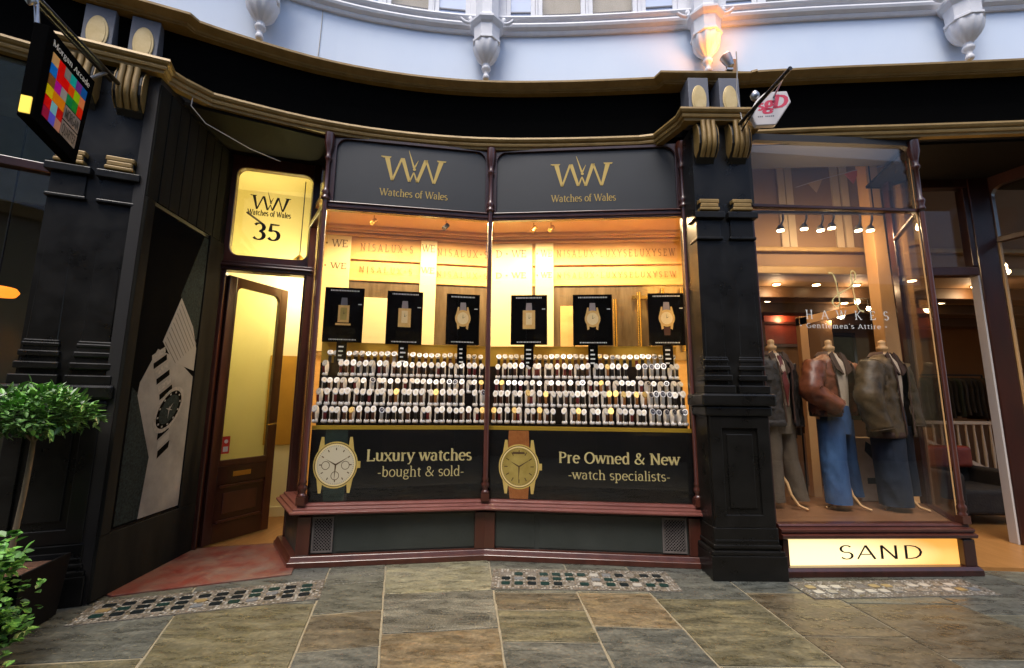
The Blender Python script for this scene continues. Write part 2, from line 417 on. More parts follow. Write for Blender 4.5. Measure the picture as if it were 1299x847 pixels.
# ------------------------------------------------------------------ lettering: stroke glyphs drawn with a broad pen
def arc(cx, cy, rx, ry, a0, a1, n=None):
    n = n or max(4, int(abs(a1 - a0) / 26))
    return [(cx + rx * math.cos(R(a0 + (a1 - a0) * i / n)), cy + ry * math.sin(R(a0 + (a1 - a0) * i / n))) for i in range(n + 1)]
B_ = lambda *p: list(p)
# glyph: (advance, [strokes]); a stroke is a point list; 's' strokes are short serifs
def ser(x, y, w=.085): return ('s', x, y, w)
G = {
 'W': (1.0, [B_((.06, .7), (.30, 0)), B_((.30, 0), (.50, .7)), B_((.50, .7), (.70, 0)), B_((.70, 0), (.94, .7)), ser(.06, .7), ser(.5, .7), ser(.94, .7)]),
 'a': (.52, [arc(.22, .36, .15, .14, 160, 0) + [(.37, .36), (.37, .03), (.46, .03)], arc(.22, .15, .15, .15, 80, 360)]),
 't': (.36, [B_((.16, .62), (.16, .10)) + arc(.26, .10, .10, .10, 180, 290), B_((.03, .5), (.32, .5))]),
 'c': (.48, [arc(.26, .25, .20, .25, 50, 315)]),
 'h': (.58, [B_((.12, .75), (.12, 0)), B_((.12, .34)) + arc(.28, .34, .16, .16, 150, 0) + [(.44, 0)], ser(.12, 0), ser(.44, 0), ser(.09, .75, .05)]),
 'e': (.50, [B_((.06, .27), (.44, .27)) + arc(.25, .25, .20, .25, 5, 315)]),
 's': (.42, [arc(.21, .37, .14, .125, 40, 250) + arc(.21, .125, .14, .125, 70, -150)]),
 'o': (.54, [arc(.27, .25, .21, .25, 0, 360, 16)]),
 'f': (.34, [B_((.14, 0), (.14, .60)) + arc(.25, .60, .11, .14, 180, 50), B_((.02, .5), (.30, .5)), ser(.14, 0)]),
 'l': (.27, [B_((.13, .75), (.13, 0)), ser(.13, 0), ser(.10, .75, .05)]),
 'i': (.27, [B_((.13, .5), (.13, 0)), ser(.13, 0), ser(.10, .5, .05), B_((.13, .72), (.13, .64))]),
 'u': (.58, [B_((.12, .5), (.12, .16)) + arc(.27, .16, .15, .15, 180, 340), B_((.44, .5), (.44, .02), (.50, .02)), ser(.09, .5, .05), ser(.41, .5, .05)]),
 'x': (.52, [B_((.06, .5), (.46, 0)), B_((.44, .5), (.06, 0)), ser(.07, .5), ser(.44, .5), ser(.07, 0), ser(.45, 0)]),
 'r': (.42, [B_((.13, .5), (.13, 0)), B_((.13, .30)) + arc(.28, .34, .14, .15, 160, 60), ser(.13, 0), ser(.10, .5, .05)]),
 'y': (.52, [B_((.06, .5), (.26, .02)), B_((.46, .5), (.24, -.08), (.16, -.2), (.06, -.2)), ser(.07, .5), ser(.45, .5)]),
 'w': (.78, [B_((.06, .5), (.23, 0)), B_((.23, 0), (.39, .5)), B_((.39, .5), (.55, 0)), B_((.55, 0), (.72, .5)), ser(.06, .5), ser(.39, .5), ser(.72, .5)]),
 'b': (.56, [B_((.12, .75), (.12, .02)), arc(.28, .25, .18, .25, 155, -155), ser(.09, .75, .05)]),
 'd': (.56, [B_((.43, .75), (.43, 0), (.50, 0)), arc(.26, .25, .18, .25, 25, 335), ser(.40, .75, .05)]),
 'g': (.52, [arc(.23, .34, .15, .15, 0, 360, 12), arc(.24, -.08, .19, .12, 0, 360, 12), B_((.14, .2), (.09, .1), (.16, .04), (.32, .03)), B_((.34, .44), (.47, .48))]),
 'p': (.57, [B_((.12, .5), (.12, -.22)), arc(.28, .25, .18, .25, 155, -155), ser(.12, -.22), ser(.09, .5, .05)]),
 'n': (.59, [B_((.12, .5), (.12, 0)), B_((.12, .34)) + arc(.28, .34, .16, .16, 150, 0) + [(.44, 0)], ser(.12, 0), ser(.44, 0), ser(.09, .5, .05)]),
 'm': (.86, [B_((.12, .5), (.12, 0)), B_((.12, .34)) + arc(.26, .34, .14, .16, 150, 0) + [(.40, 0)], B_((.40, .34)) + arc(.55, .34, .15, .16, 150, 0) + [(.70, 0)], ser(.12, 0), ser(.40, 0), ser(.70, 0)]),
 'L': (.62, [B_((.16, .7), (.16, 0)), B_((.16, .02), (.56, .02), (.56, .18)), ser(.16, .7), ser(.16, 0)]),
 'P': (.62, [B_((.16, .7), (.16, 0)), B_((.16, .68), (.34, .68)) + arc(.34, .51, .19, .17, 90, -90) + [(.16, .34)], ser(.16, .7), ser(.16, 0)]),
 'O': (.76, [arc(.38, .35, .31, .36, 0, 360, 18)]),
 'N': (.78, [B_((.15, 0), (.15, .7)), B_((.15, .7), (.62, 0)), B_((.62, 0), (.62, .7)), ser(.15, 0), ser(.10, .7), ser(.62, .7)]),
 'S': (.54, [arc(.27, .52, .18, .18, 35, 250) + arc(.27, .18, .19, .18, 70, -150)]),
 'A': (.72, [B_((.07, 0), (.36, .7)), B_((.36, .7), (.65, 0)), B_((.18, .24), (.55, .24)), ser(.07, 0), ser(.65, 0)]),
 'D': (.74, [B_((.16, .7), (.16, 0)), B_((.16, .68), (.32, .68)) + arc(.32, .35, .34, .33, 90, -90) + [(.16, .02)], ser(.13, .7), ser(.13, 0)]),
 'H': (.76, [B_((.16, .7), (.16, 0)), B_((.60, .7), (.60, 0)), B_((.16, .36), (.60, .36)), ser(.16, .7), ser(.16, 0), ser(.6, .7), ser(.6, 0)]),
 'K': (.70, [B_((.16, .7), (.16, 0)), B_((.58, .7), (.18, .32)), B_((.28, .42), (.62, 0)), ser(.16, .7), ser(.16, 0), ser(.58, .7), ser(.62, 0)]),
 'E': (.62, [B_((.16, .7), (.16, 0)), B_((.16, .68), (.54, .68), (.54, .56)), B_((.16, .02), (.56, .02), (.56, .16)), B_((.16, .37), (.44, .37)), ser(.14, .7), ser(.14, 0)]),
 'G': (.72, [arc(.38, .35, .30, .36, 50, 325) + [(.62, .30), (.44, .30)]]),
 'M': (.86, [B_((.14, 0), (.14, .7)), B_((.14, .7), (.43, .05)), B_((.43, .05), (.72, .7)), B_((.72, .7), (.72, 0)), ser(.14, 0), ser(.72, 0), ser(.12, .7), ser(.74, .7)]),
 'R': (.68, [B_((.16, .7), (.16, 0)), B_((.16, .68), (.34, .68)) + arc(.34, .52, .18, .16, 90, -90) + [(.16, .36)], B_((.34, .36), (.60, 0)), ser(.16, .7), ser(.16, 0)]),
 'Q': (.76, [arc(.38, .35, .31, .36, 0, 360, 18), B_((.4, .05), (.66, -.14))]),
 'U': (.72, [B_((.14, .7), (.14, .24)) + arc(.36, .24, .22, .24, 180, 360) + [(.58, .7)], ser(.14, .7), ser(.58, .7)]),
 'T': (.66, [B_((.33, .7), (.33, 0)), B_((.05, .56), (.05, .68), (.61, .68), (.61, .56)), ser(.33, 0)]),
 'X': (.68, [B_((.06, .7), (.62, 0)), B_((.60, .7), (.06, 0)), ser(.06, .7), ser(.6, .7), ser(.06, 0), ser(.62, 0)]),
 'I': (.32, [B_((.16, .7), (.16, 0)), ser(.16, .7), ser(.16, 0)]),
 '&': (.76, [B_((.68, .42), (.50, .12)) + arc(.28, .17, .21, .17, -40, -260) + [(.40, .50)] + arc(.30, .58, .12, .12, -20, 200) + [(.26, .40), (.66, 0)]]),
 '-': (.34, [B_((.05, .25), (.28, .25))]),
 "'": (.18, [B_((.09, .75), (.09, .6))]),
 '•': (.42, [arc(.2, .34, .06, .07, 0, 360, 8)]),
 '3': (.56, [arc(.27, .52, .18, .17, 150, -80) + arc(.27, .17, .20, .18, 85, -150)]),
 '5': (.56, [B_((.46, .68), (.15, .68), (.13, .38)) + arc(.26, .21, .20, .21, 120, -150)]),
 'Y': (.66, [B_((.06, .7), (.33, .34)), B_((.60, .7), (.33, .34)), B_((.33, .34), (.33, 0)), ser(.06, .7), ser(.6, .7), ser(.33, 0)]),
 ' ': (.30, []),
}
def text_polys(txt, thick=.11, thin=.045, serif=True, track=0.0):
    polys = []; x = 0
    for ch in txt:
        adv, st = G[ch]
        for q in st:
            if q[0] == 's':
                if serif: polys.append([(x + q[1] - q[3] * 1.15, q[2] - thin * .45), (x + q[1] + q[3] * 1.15, q[2] - thin * .45), (x + q[1] + q[3] * 1.15, q[2] + thin * .55), (x + q[1] - q[3] * 1.15, q[2] + thin * .55)])
                continue
            pts = q; n = len(pts); L = []; Rr = []
            for i, (a, b) in enumerate(pts):
                a0, b0 = pts[max(i - 1, 0)]; a1, b1 = pts[min(i + 1, n - 1)]
                dx, dy = a1 - a0, b1 - b0; l = math.hypot(dx, dy) or 1; dx /= l; dy /= l
                v = abs(dy) ** 1.3
                if ch in 'WNMAXwxyK&' and dx * dy > 0 and abs(dx) > .12: v *= .25
                w_ = (thin + (thick - thin) * v) / 2
                L.append((x + a - dy * w_, b + dx * w_)); Rr.append((x + a + dy * w_, b - dx * w_))
            for i in range(n - 1): polys.append([L[i], L[i + 1], Rr[i + 1], Rr[i]])
        x += adv + track
    return polys, x - track
def text_mb(F, s, z, h, txt, d=.003, t=.0015, center=True, width=None, italic=0, mb=None, m=0, **kw):
    polys, wd = text_polys(txt, **kw); k = h / .7; kx = (width / wd) if width else k
    s0 = s - wd * kx / 2 if center else s
    mb = mb or MB()
    for q in polys:
        P = [(s0 + (a + italic * b) * kx, z + b * k) for a, b in q]
        mb.add([F.p(a, d, zz) for a, zz in P] , [(0, 1, 2, 3)], m)
        mb.add([F.p(a, d - t, zz) for a, zz in P], [(3, 2, 1, 0)], m)
    return mb
# the double W emblem with clock hands
def emblem(F, s, z, w_, d=.003):
    mb = MB()
    def st(a, b, wa, wb):
        P = [(a[0] - wa / 2, a[1]), (a[0] + wa / 2, a[1]), (b[0] + wb / 2, b[1]), (b[0] - wb / 2, b[1])]
        mb.add([F.p(s + (x - .5) * w_, d, z + y * w_) for x, y in P], [(0, 1, 2, 3)])
        mb.add([F.p(s + (x - .5) * w_, d - .0015, z + y * w_) for x, y in P], [(3, 2, 1, 0)])
    T, t = .075, .034
    st((.085, .385), (.178, 0), T, T * .5); st((.178, 0), (.315, .39), t, t); st((.325, .39), (.443, 0), T * .8, T * .6)
    st((.445, 0), (.505, .165), t * .8, t * .6); st((.505, .165), (.562, 0), t * .6, t * .8)
    st((.562, 0), (.69, .39), T * .6, T * .8); st((.69, .39), (.818, 0), t, t); st((.825, 0), (.93, .385), T * .5, T)
    st((.0, .405), (.01, .385), .0, .04); st((.075, .40), (.075, .375), .15, .12); st((.935, .40), (.935, .375), .15, .12)
    st((.415, .53), (.505, .24), .006, .034); st((.57, .37), (.515, .25), .006, .03)
    mb.disc(F, s + .012 * w_, z + .215 * w_, .024 * w_, .024 * w_, d - .001, d + .0008, 14)
    return mb
def round_poly(s0, s1, z0, z1, r, corners=(1, 1, 1, 1)):
    P = []
    for (cx, cz, a0, on) in ((s1 - r, z0 + r, -90, corners[1]), (s1 - r, z1 - r, 0, corners[2]), (s0 + r, z1 - r, 90, corners[3]), (s0 + r, z0 + r, 180, corners[0])):
        if on: P += arc(cx, cz, r, r, a0, a0 + 90, 6)
        else: P.append((cx + (r if a0 in (-90, 0) else -r), cz + (r if a0 in (0, 90) else -r)))
    return P
def frame_round(mb, F, S, Z, s0, s1, z0, z1, r, d0, d1, corners=(1, 1, 1, 1), m=0):
    """rectangular frame S x Z (outer) with a round-cornered opening"""
    inn = round_poly(s0, s1, z0, z1, r, corners)
    k = len(inn)
    cx, cz = (s0 + s1) / 2, (z0 + z1) / 2
    out = []
    for a, z in inn:      # outer outline point matched to each inner point
        out.append((S[1] if a > s1 - r - 1e-6 and a > cx else S[0] if a < s0 + r + 1e-6 and a < cx else a, Z[1] if z > cz else Z[0]))
    vs = []
    for d in (d0, d1):
        vs += [F.p(a, d, z) for a, z in inn] + [F.p(a, d, z) for a, z in out]
    fs = []
    for i in range(k):
        j = (i + 1) % k
        fs += [(i, j, k + j, k + i), (2 * k + i, 3 * k + i, 3 * k + j, 2 * k + j), (i, 2 * k + i, 2 * k + j, j), (k + i, k + j, 3 * k + j, 3 * k + i)]
    return mb.add(vs, fs, m)

# ================================================================== SETTING
mb = MB(); mb.box(-60, 60, -60, 60, -.30, -.032)
part('ground', mb, 'ground_stone', kind='structure')
mb = MB(); mb.prism([(-4.6, .6), (5.6, .6), (5.6, 4.6), (-4.6, 4.6)], -.031, -.006)
pave = part('pavement', mb, 'mortar', kind='structure', at=(0, 3, 0))
JL = [((-3.95, 3.5), (-3.25, 2.0)), ((-2.147, 3.065), (-1.958, 2.586)), ((-1.438, 3.718), (-1.162, 2.6)), ((-1.017, 3.906), (-.69, 2.609)), ((-.164, 4.053), (-.017, 2.621)),
      ((.508, 3.564), (.564, 2.631)), ((1.073, 3.382), (1.139, 2.67)), ((1.768, 3.785), (1.813, 2.66)), ((2.426, 3.389), (2.473, 2.672)), ((3.219, 3.457), (3.261, 3.223)), ((4.1, 3.6), (4.15, 2.6)), ((5.0, 3.6), (5.0, 2.6))]
def jx(j, y):
    (x0, y0), (x1, y1) = JL[j]
    y = max(y, 1.5)
    return x0 + (x1 - x0) * (y - y0) / (y1 - y0)
rows = [
 ([4.0, 3.35, (2.50, 2.68), 1.7, .7], ['grey', 'slate', 'olive', 'grey']),
 ([4.3, 3.36, 2.42, 1.5, .7], ['slate', 'olive', 'brown', 'grey']),
 ([4.3, (3.66, 3.76), (3.19, 3.28), (2.75, 2.83), 2.2, 1.4, .7], ['grey', 'grey', 'brown', 'slate', 'tan', 'grey']),
 ([4.35, (3.52, 3.62), (2.96, 3.05), 2.35, 1.6, .7], ['pale', 'speckled', 'tan', 'grey', 'brown']),
 ([4.35, 3.578, 3.296, 2.89, 2.2, 1.4, .7], ['grey', 'brown', 'olive', 'slate', 'tan', 'grey']),
 ([4.3, 3.59, (3.085, 3.06), 2.3, 1.5, .7], ['grey', 'tan', 'slate', 'olive', 'grey']),
 ([4.25, 3.5, 2.66, 1.8, .7], ['slate', 'olive', 'grey', 'brown']),
 ([4.2, 3.62, 2.985, 2.1, 1.3, .7], ['slate', 'brown', 'brown', 'grey', 'olive']),
 ([4.2, 3.45, 2.75, 1.9, .7], ['grey', 'brown', 'slate', 'tan']),
 ([4.2, 3.3, 2.4, 1.5, .7], ['slate', 'grey', 'brown', 'olive']),
 ([4.2, 3.1, 2.2, 1.2, .7], ['grey', 'slate', 'brown', 'grey']),
]
for c, (ys, cols) in enumerate(rows):
    for i in range(len(ys) - 1):
        g = .007
        ta, tb = ys[i] if isinstance(ys[i], tuple) else (ys[i],) * 2
        ba, bb = ys[i + 1] if isinstance(ys[i + 1], tuple) else (ys[i + 1],) * 2
        P = [(jx(c, ba) + g, ba + g), (jx(c + 1, bb) - g, bb + g), (jx(c + 1, tb) - g, tb - g), (jx(c, ta) + g, ta - g)]
        z = random.uniform(-.0015, .0015)
        # irregular worn edges
        Q = []
        for k in range(4):
            a, b = Vector(P[k]), Vector(P[(k + 1) % 4]); n_ = 4
            for t in range(n_):
                p = a.lerp(b, t / n_)
                if t: p += Vector((random.uniform(-.004, .004), random.uniform(-.004, .004)))
                Q.append((p.x, p.y))
        cx_ = sum(q[0] for q in Q) / 16; cy_ = sum(q[1] for q in Q) / 16
        mb = MB(); mb.prism(Q, -.028, z)
        part('paving_slab', mb, 'stone_' + cols[i], pave, bevel=.004, at=(cx_, cy_, 0))

# red painted entrance step between the lobby walls
mb = MB(); mb.prism([(-2.83, 3.42), (-2.66, 3.50), (-1.76, 3.86), (-1.80, 3.98), (-2.2, 4.66), (-2.99, 4.46), (-2.90, 3.45)], -.004, .012)
part('entrance_step', mb, 'red_stone', kind='structure', bevel=.004, at=(-2.4, 4.0, 0))
# mosaic bands let into the pavement
def mosaic(name, F, W, nx, ny, seed, pal, drop=0.0):
    rnd = random.Random(seed)
    base = MB(); base.fbox(F, 0, F.L, -W / 2, W / 2, -.01, .0045)
    root = part(name, base, 'grout', pave, at=(F.p(F.L / 2, 0, 0)))
    mb = MB()
    n = int(F.L / .022); rowsn = int(W / .022)
    dx = (F.L - .12) / nx; dy = (W - .12) / ny
    for i in range(n):
        for j in range(rowsn):
            a = .011 + i * F.L / n; b = -W / 2 + .011 + j * W / rowsn
            u_ = (a - .06) / dx; v_ = (b + W / 2 - .06) / dy
            if 0 < u_ < nx and 0 < v_ < ny and .16 < u_ % 1 < .84 and .18 < v_ % 1 < .82: continue
            e = .0085 * rnd.uniform(.7, 1.05); a += rnd.uniform(-.002, .002)
            mb.add([F.p(a - e, b - e, .0068), F.p(a + e, b - e, .0068), F.p(a + e, b + e, .0068), F.p(a - e, b + e, .0068)], [(0, 1, 2, 3)], rnd.choice((0, 0, 1, 2)))
    part('tesserae', mb, ['tessera', 'tile_white', 'stone_brown'], root, kind='stuff')
    for i in range(nx):
        for j in range(ny):
            if rnd.random() < drop: continue
            a = .06 + (i + .5) * dx; b = -W / 2 + .06 + (j + .5) * dy
            hx, hy = dx * .33, dy * .31
            c = MB(); c.prism([F.p(a + hx * sx * k1, b + hy * sy * k2, 0)[:2] for sx, sy, k1, k2 in ((-1, -1, .8, 1), (1, -1, .8, 1), (1, -1, 1, .6), (1, 1, 1, .6), (1, 1, .8, 1), (-1, 1, .8, 1), (-1, 1, 1, .6), (-1, -1, 1, .6))], .001, .0095)
            part('mosaic_tile', c, rnd.choice(pal), root)
mosaic('mosaic_band', Frame((-2.80, 3.17), (-1.40, 3.60)), .36, 12, 3, 3, ['tile_black'] * 9 + ['tile_green', 'tile_grey', 'tile_ochre', 'tile_grey', 'tile_green'])
mosaic('mosaic_band', Frame((-.14, 3.83), (1.31, 3.81)), .40, 13, 3, 5, ['tile_black'] * 4 + ['tile_green'] * 3 + ['tile_grey', 'tile_grey', 'tile_white'], .2)
mosaic('mosaic_band', Frame((2.22, 3.66), (3.70, 3.76)), .30, 13, 2, 8, ['tile_grey', 'tile_white', 'tessera', 'tile_white', 'tile_ochre'], .2)

# ------------------------------------------------------------------ facade plan line
FP = [(-6.3, 1.52), (-4.6, 2.66), (-3.96, 3.02), (-3.48, 3.30), (-3.04, 3.52), (-2.67, 3.71), (-2.28, 3.91), (-1.82, 4.09), (-1.23, 4.235), (-.72, 4.31), (-.24, 4.345), (.3, 4.335), (.8, 4.31), (1.69, 4.24), (2.36, 4.16), (3.11, 4.09), (3.88, 4.04), (4.92, 3.96), (6.4, 3.80), (9.6, 3.36)]
def fy(x):
    for (x0, y0), (x1, y1) in zip(FP, FP[1:]):
        if x0 <= x <= x1: return y0 + (y1 - y0) * (x - x0) / (x1 - x0)
def fpt(x, d=0):
    y = fy(x); t = Vector((.06, fy(x + .03) - fy(x - .03))).normalized()
    return (x + t.y * d, y - t.x * d)
def fangle(x): return math.atan2(fy(x + .2) - fy(x - .2), .4)
# smooth version of the plan line
def smooth_path(x0, x1, n, d=0):
    out = []
    for i in range(n + 1):
        x = x0 + (x1 - x0) * i / n
        y = sum(fy(min(max(x + k * .1, -6.29), 9.59)) for k in range(-3, 4)) / 7
        out.append((x, y))
    return out
path = smooth_path(-6.2, 9.5, 86)
PR = Vector((1.935, 3.83)); PL = Vector((-3.19, 3.165)); AL = R(22.5)
def pier_pts(c, a, lst): return [(c.x + x * math.cos(a) - y * math.sin(a), c.y + x * math.sin(a) + y * math.cos(a)) for x, y in lst]
wrapR = pier_pts(PR, 0, [(-.47, .40), (-.33, .06), (-.33, -.01), (.36, -.01), (.36, .30)])
wrapL = pier_pts(PL, AL, [(-.36, .18), (-.33, -.02), (.33, -.02), (.33, .08), (.42, .17)])
low = [p for p in path if p[0] < wrapL[0][0] - .03] + wrapL + [p for p in path if wrapL[-1][0] + .03 < p[0] < wrapR[0][0] - .03] + wrapR + [p for p in path if p[0] > wrapR[-1][0] + .03]
tR = pier_pts(PR, 0, [(-.37, .39), (-.35, .345), (.34, .345), (.36, .37)]); tL = pier_pts(PL, AL, [(-.38, .30), (-.35, .22), (.36, .22), (.40, .27)])
top = [p for p in path if p[0] < tL[0][0] - .03] + tL + [p for p in path if tL[-1][0] + .03 < p[0] < tR[0][0] - .03] + tR + [p for p in path if p[0] > tR[-1][0] + .03]
fas = thing('shop_fascia', 'long black curved fascia board with gold mouldings running above all the shopfronts', 'fascia', (0, 4.3, 3.9))
mb = MB(); mb.sweep(path, [(-.02, 4.06), (.03, 4.09), (.05, 4.3), (.09, 4.56), (-.02, 4.56)])
part('fascia_board', mb, 'black_board', fas)
mb = MB(); mb.sweep(low, [(-.03, 3.99), (.035, 3.99), (.04, 4.012), (.055, 4.018), (.06, 4.036), (.055, 4.052), (.072, 4.06), (.082, 4.08), (.076, 4.102), (.04, 4.112), (-.03, 4.112)])
part('gold_moulding', mb, 'gold_paint', fas)
mb = MB(); mb.sweep(top, [(-.05, 4.545), (.145, 4.555), (.15, 4.565), (.16, 4.565), (.17, 4.58), (.215, 4.60), (.235, 4.61), (.235, 4.63), (.225, 4.638), (-.05, 4.645)])
part('cornice', mb, 'gold_paint', fas)
mb = MB(); mb.sweep(path, [(-.6, 4.07), (-.021, 4.07), (-.021, 3.985), (-.12, 3.985), (-.14, 4.04), (-.6, 4.04)])
part('soffit', mb, 'lobby_dark', fas)

# ------------------------------------------------------------------ pale blue upper storey
up = thing('upper_storey', 'pale blue upper storey wall with white moulding and windows above the fascia', 'wall', (0, 4.4, 4.6))
mb = MB(); mb.sweep(path, [(-.3, 4.4), (.0, 4.4), (.0, 5.34), (-.3, 5.34)])
part('wall', mb, 'wall_blue', up)
mb = MB(); mb.sweep(path, [(-.3, 7.0), (.0, 7.0), (.0, 8.2), (-.3, 8.2)])
part('wall', mb, 'wall_blue', up)
mb = MB(); mb.sweep(path, [(-.2, 5.34), (.03, 5.34), (.04, 5.36), (.04, 5.375), (.075, 5.395), (.085, 5.42), (.08, 5.44), (.05, 5.45), (.05, 5.47), (.085, 5.48), (.095, 5.50), (.09, 5.52), (-.2, 5.53)])
part('white_moulding', mb, 'white_plaster', up)
def upwin(x0, x1, kind):
    a = fpt(x0, -.04); b = fpt(x1, -.04); F = Frame(a, b)
    f = MB(); L = F.L
    f.fbox(F, 0, .05, -.03, .03, 5.53, 7.0); f.fbox(F, L - .05, L, -.03, .03, 5.53, 7.0)
    f.fbox(F, .05, L - .05, -.028, .028, 5.53, 5.575); f.fbox(F, .05, L - .05, -.028, .028, 6.94, 7.0); f.fbox(F, .05, L - .05, -.02, .02, 6.2, 6.25)
    p = part('window' if kind == 'glass' else 'blind_window', f, 'white_plaster', up, bevel=.004)
    if kind == 'glass':
        g = MB(); g.fbox(F, .05, L - .05, -.004, .004, 5.575, 6.94); part('pane', g, 'shop_glass', p)
        g = MB()
        g.fbox(F, .02, L - .02, -.09, -.08, 5.53, 7.0); part('blind', g, 'blind', p)
        g = MB(); g.fbox(F, .055, L - .055, -.025, -.012, 5.66, 5.675); part('glazing_bar', g, 'dark_metal', p)
    else:
        g = MB(); g.fbox(F, .05, L - .05, -.004, .010, 5.575, 6.94); part('panel', g, 'panel_blue', p)
        g = MB(); g.fbox(F, .05, L - .05, .011, .022, 5.66, 5.675); part('glazing_bar', g, 'grey_paint', p)
edges = [(-5.6, -5.1, 'glass'), (-5.05, -4.6, 'glass'), (-4.4, -4.0, 'p'), (-3.95, -3.5, 'glass'), (-3.45, -3.0, 'glass'), (-2.95, -2.62, 'p'),
         (-2.15, -1.88, 'p'), (-1.85, -1.42, 'p'), (-1.38, -.90, 'glass'), (-.88, -.50, 'p'),
         (-.10, .22, 'p'), (.25, .77, 'glass'), (.80, 1.33, 'glass'), (1.37, 1.75, 'p'),
         (2.20, 2.56, 'p'), (2.6, 3.07, 'glass'), (3.1, 3.65, 'glass'), (3.7, 4.2, 'p'), (4.65, 5.0, 'p'), (5.05, 5.5, 'glass'), (5.55, 6.0, 'glass'), (7.1, 7.6, 'glass'), (7.65, 8.2, 'glass')]
for a, b, k in edges: upwin(a, b, k)
bk = MB(); bk.sweep(path, [(-.32, 5.3), (-.30, 5.3), (-.30, 7.2), (-.32, 7.2)])
part('back_lining', bk, 'white_plaster', up)
mb = MB()
prev = -6.1
for a, b, k in edges + [(9.4, 9.4, '')]:
    if a - prev > .005:
        F = Frame(fpt(prev + .002, -.04), fpt(a - .002, -.04))
        mb.fbox(F, 0, F.L, -.04, .045, 5.53, 7.0)
    prev = b
part('window_pier', mb, 'white_plaster', up, bevel=.005)
# corbels with fluted cups hanging over the cornice
cb = MB()
cb.lathe((0, 0, 0), [(.018, 0), (.03, .008), (.036, .03), (.03, .05), (.022, .06), (.03, .09), (.045, .11), (.05, .125), (.046, .14), (.034, .155), (.036, .175)], 16)
vs = MB()
prof = [(.036, .175), (.062, .20), (.095, .24), (.122, .29), (.135, .35), (.135, .385)]
rings = []
for r, z in prof:
    rings.append([((r * (1 + .05 * math.cos(a * 10))) * math.cos(a), (r * (1 + .05 * math.cos(a * 10))) * math.sin(a), z) for a in [2 * math.pi * k / 60 for k in range(60)]])
cb.loft(rings)
cap = MB()
o8 = R(22.5)
cap.lathe((0, 0, 0), [(.14, .385), (.155, .395), (.155, .42), (.14, .43), (.145, .56), (.165, .58), (.185, .61), (.185, .635), (.15, .65), (.14, .66), (.13, .70)], 8, rot=o8, smooth=False)
shaft = MB(); shaft.lathe((0, 0, 0), [(.13, .70), (.13, 2.2), (.17, 2.3)], 8, rot=o8, smooth=False)
croot = None
for i, x in enumerate((-4.35, -2.446, -.309, 1.979, 4.416, 6.7)):
    p = fpt(x, .13); 
    if croot is None:
        croot = part('corbel', cb, 'white_plaster', up, at=(0, 0, 0)); oc = croot
        for nm, m_ in (('capital', cap), ('shaft', shaft)):
            me = m_.mesh(nm, 'white_plaster'); o = bpy.data.objects.new(nm, me); col.objects.link(o); o.parent = croot
        # scroll ears
        for sx in (-1, 1):
            sm_ = MB(); sm_.tube([(sx * (.15 + .10 * t + .03 * math.cos(6 * t)), -.02, .68 + .03 * math.sin(7 * t)) for t in [k / 12 for k in range(13)]], .017, 8)
            o = bpy.data.objects.new('scroll', sm_.mesh('scroll', 'white_plaster')); col.objects.link(o); o.parent = croot
    else:
        oc = copy_tree(croot, up)
    oc.location = (p[0] - up.location[0], p[1] - up.location[1], 4.715 - up.location[2])
    oc.rotation_euler.z = fangle(x)
    if i == 3: oc['label'] = 'corbel lit orange by the small floodlight'

# ------------------------------------------------------------------ opposite side of the arcade, behind the viewer
op = thing('opposite_arcade_side', 'dark shopfronts and pale upper wall on the other side of the arcade', 'building', (0, -3.2, 0))
m = MB(); m.box(-14, 14, -3.7, -3.2, 0, 4.5); part('shopfront', m, 'mahogany_dark', op)
m = MB(); m.box(-14, 14, -3.7, -3.1, 4.5, 4.7); part('cornice', m, 'gold_paint', op)
m = MB(); m.box(-14, 14, -3.7, -3.3, 4.7, 8.5); part('upper_wall', m, 'wall_blue', op)
for i in range(-5, 6):
    m = MB(); m.box(i * 2.4 - .7, i * 2.4 + .7, -3.199, -3.17, .6, 3.2); part('window', m, 'bronze_mirror', op)
    m = MB(); m.box(i * 2.4 + .9, i * 2.4 + 1.5, -3.199, -3.0, 0, 4.5); part('pilaster', m, 'black_paint', op)
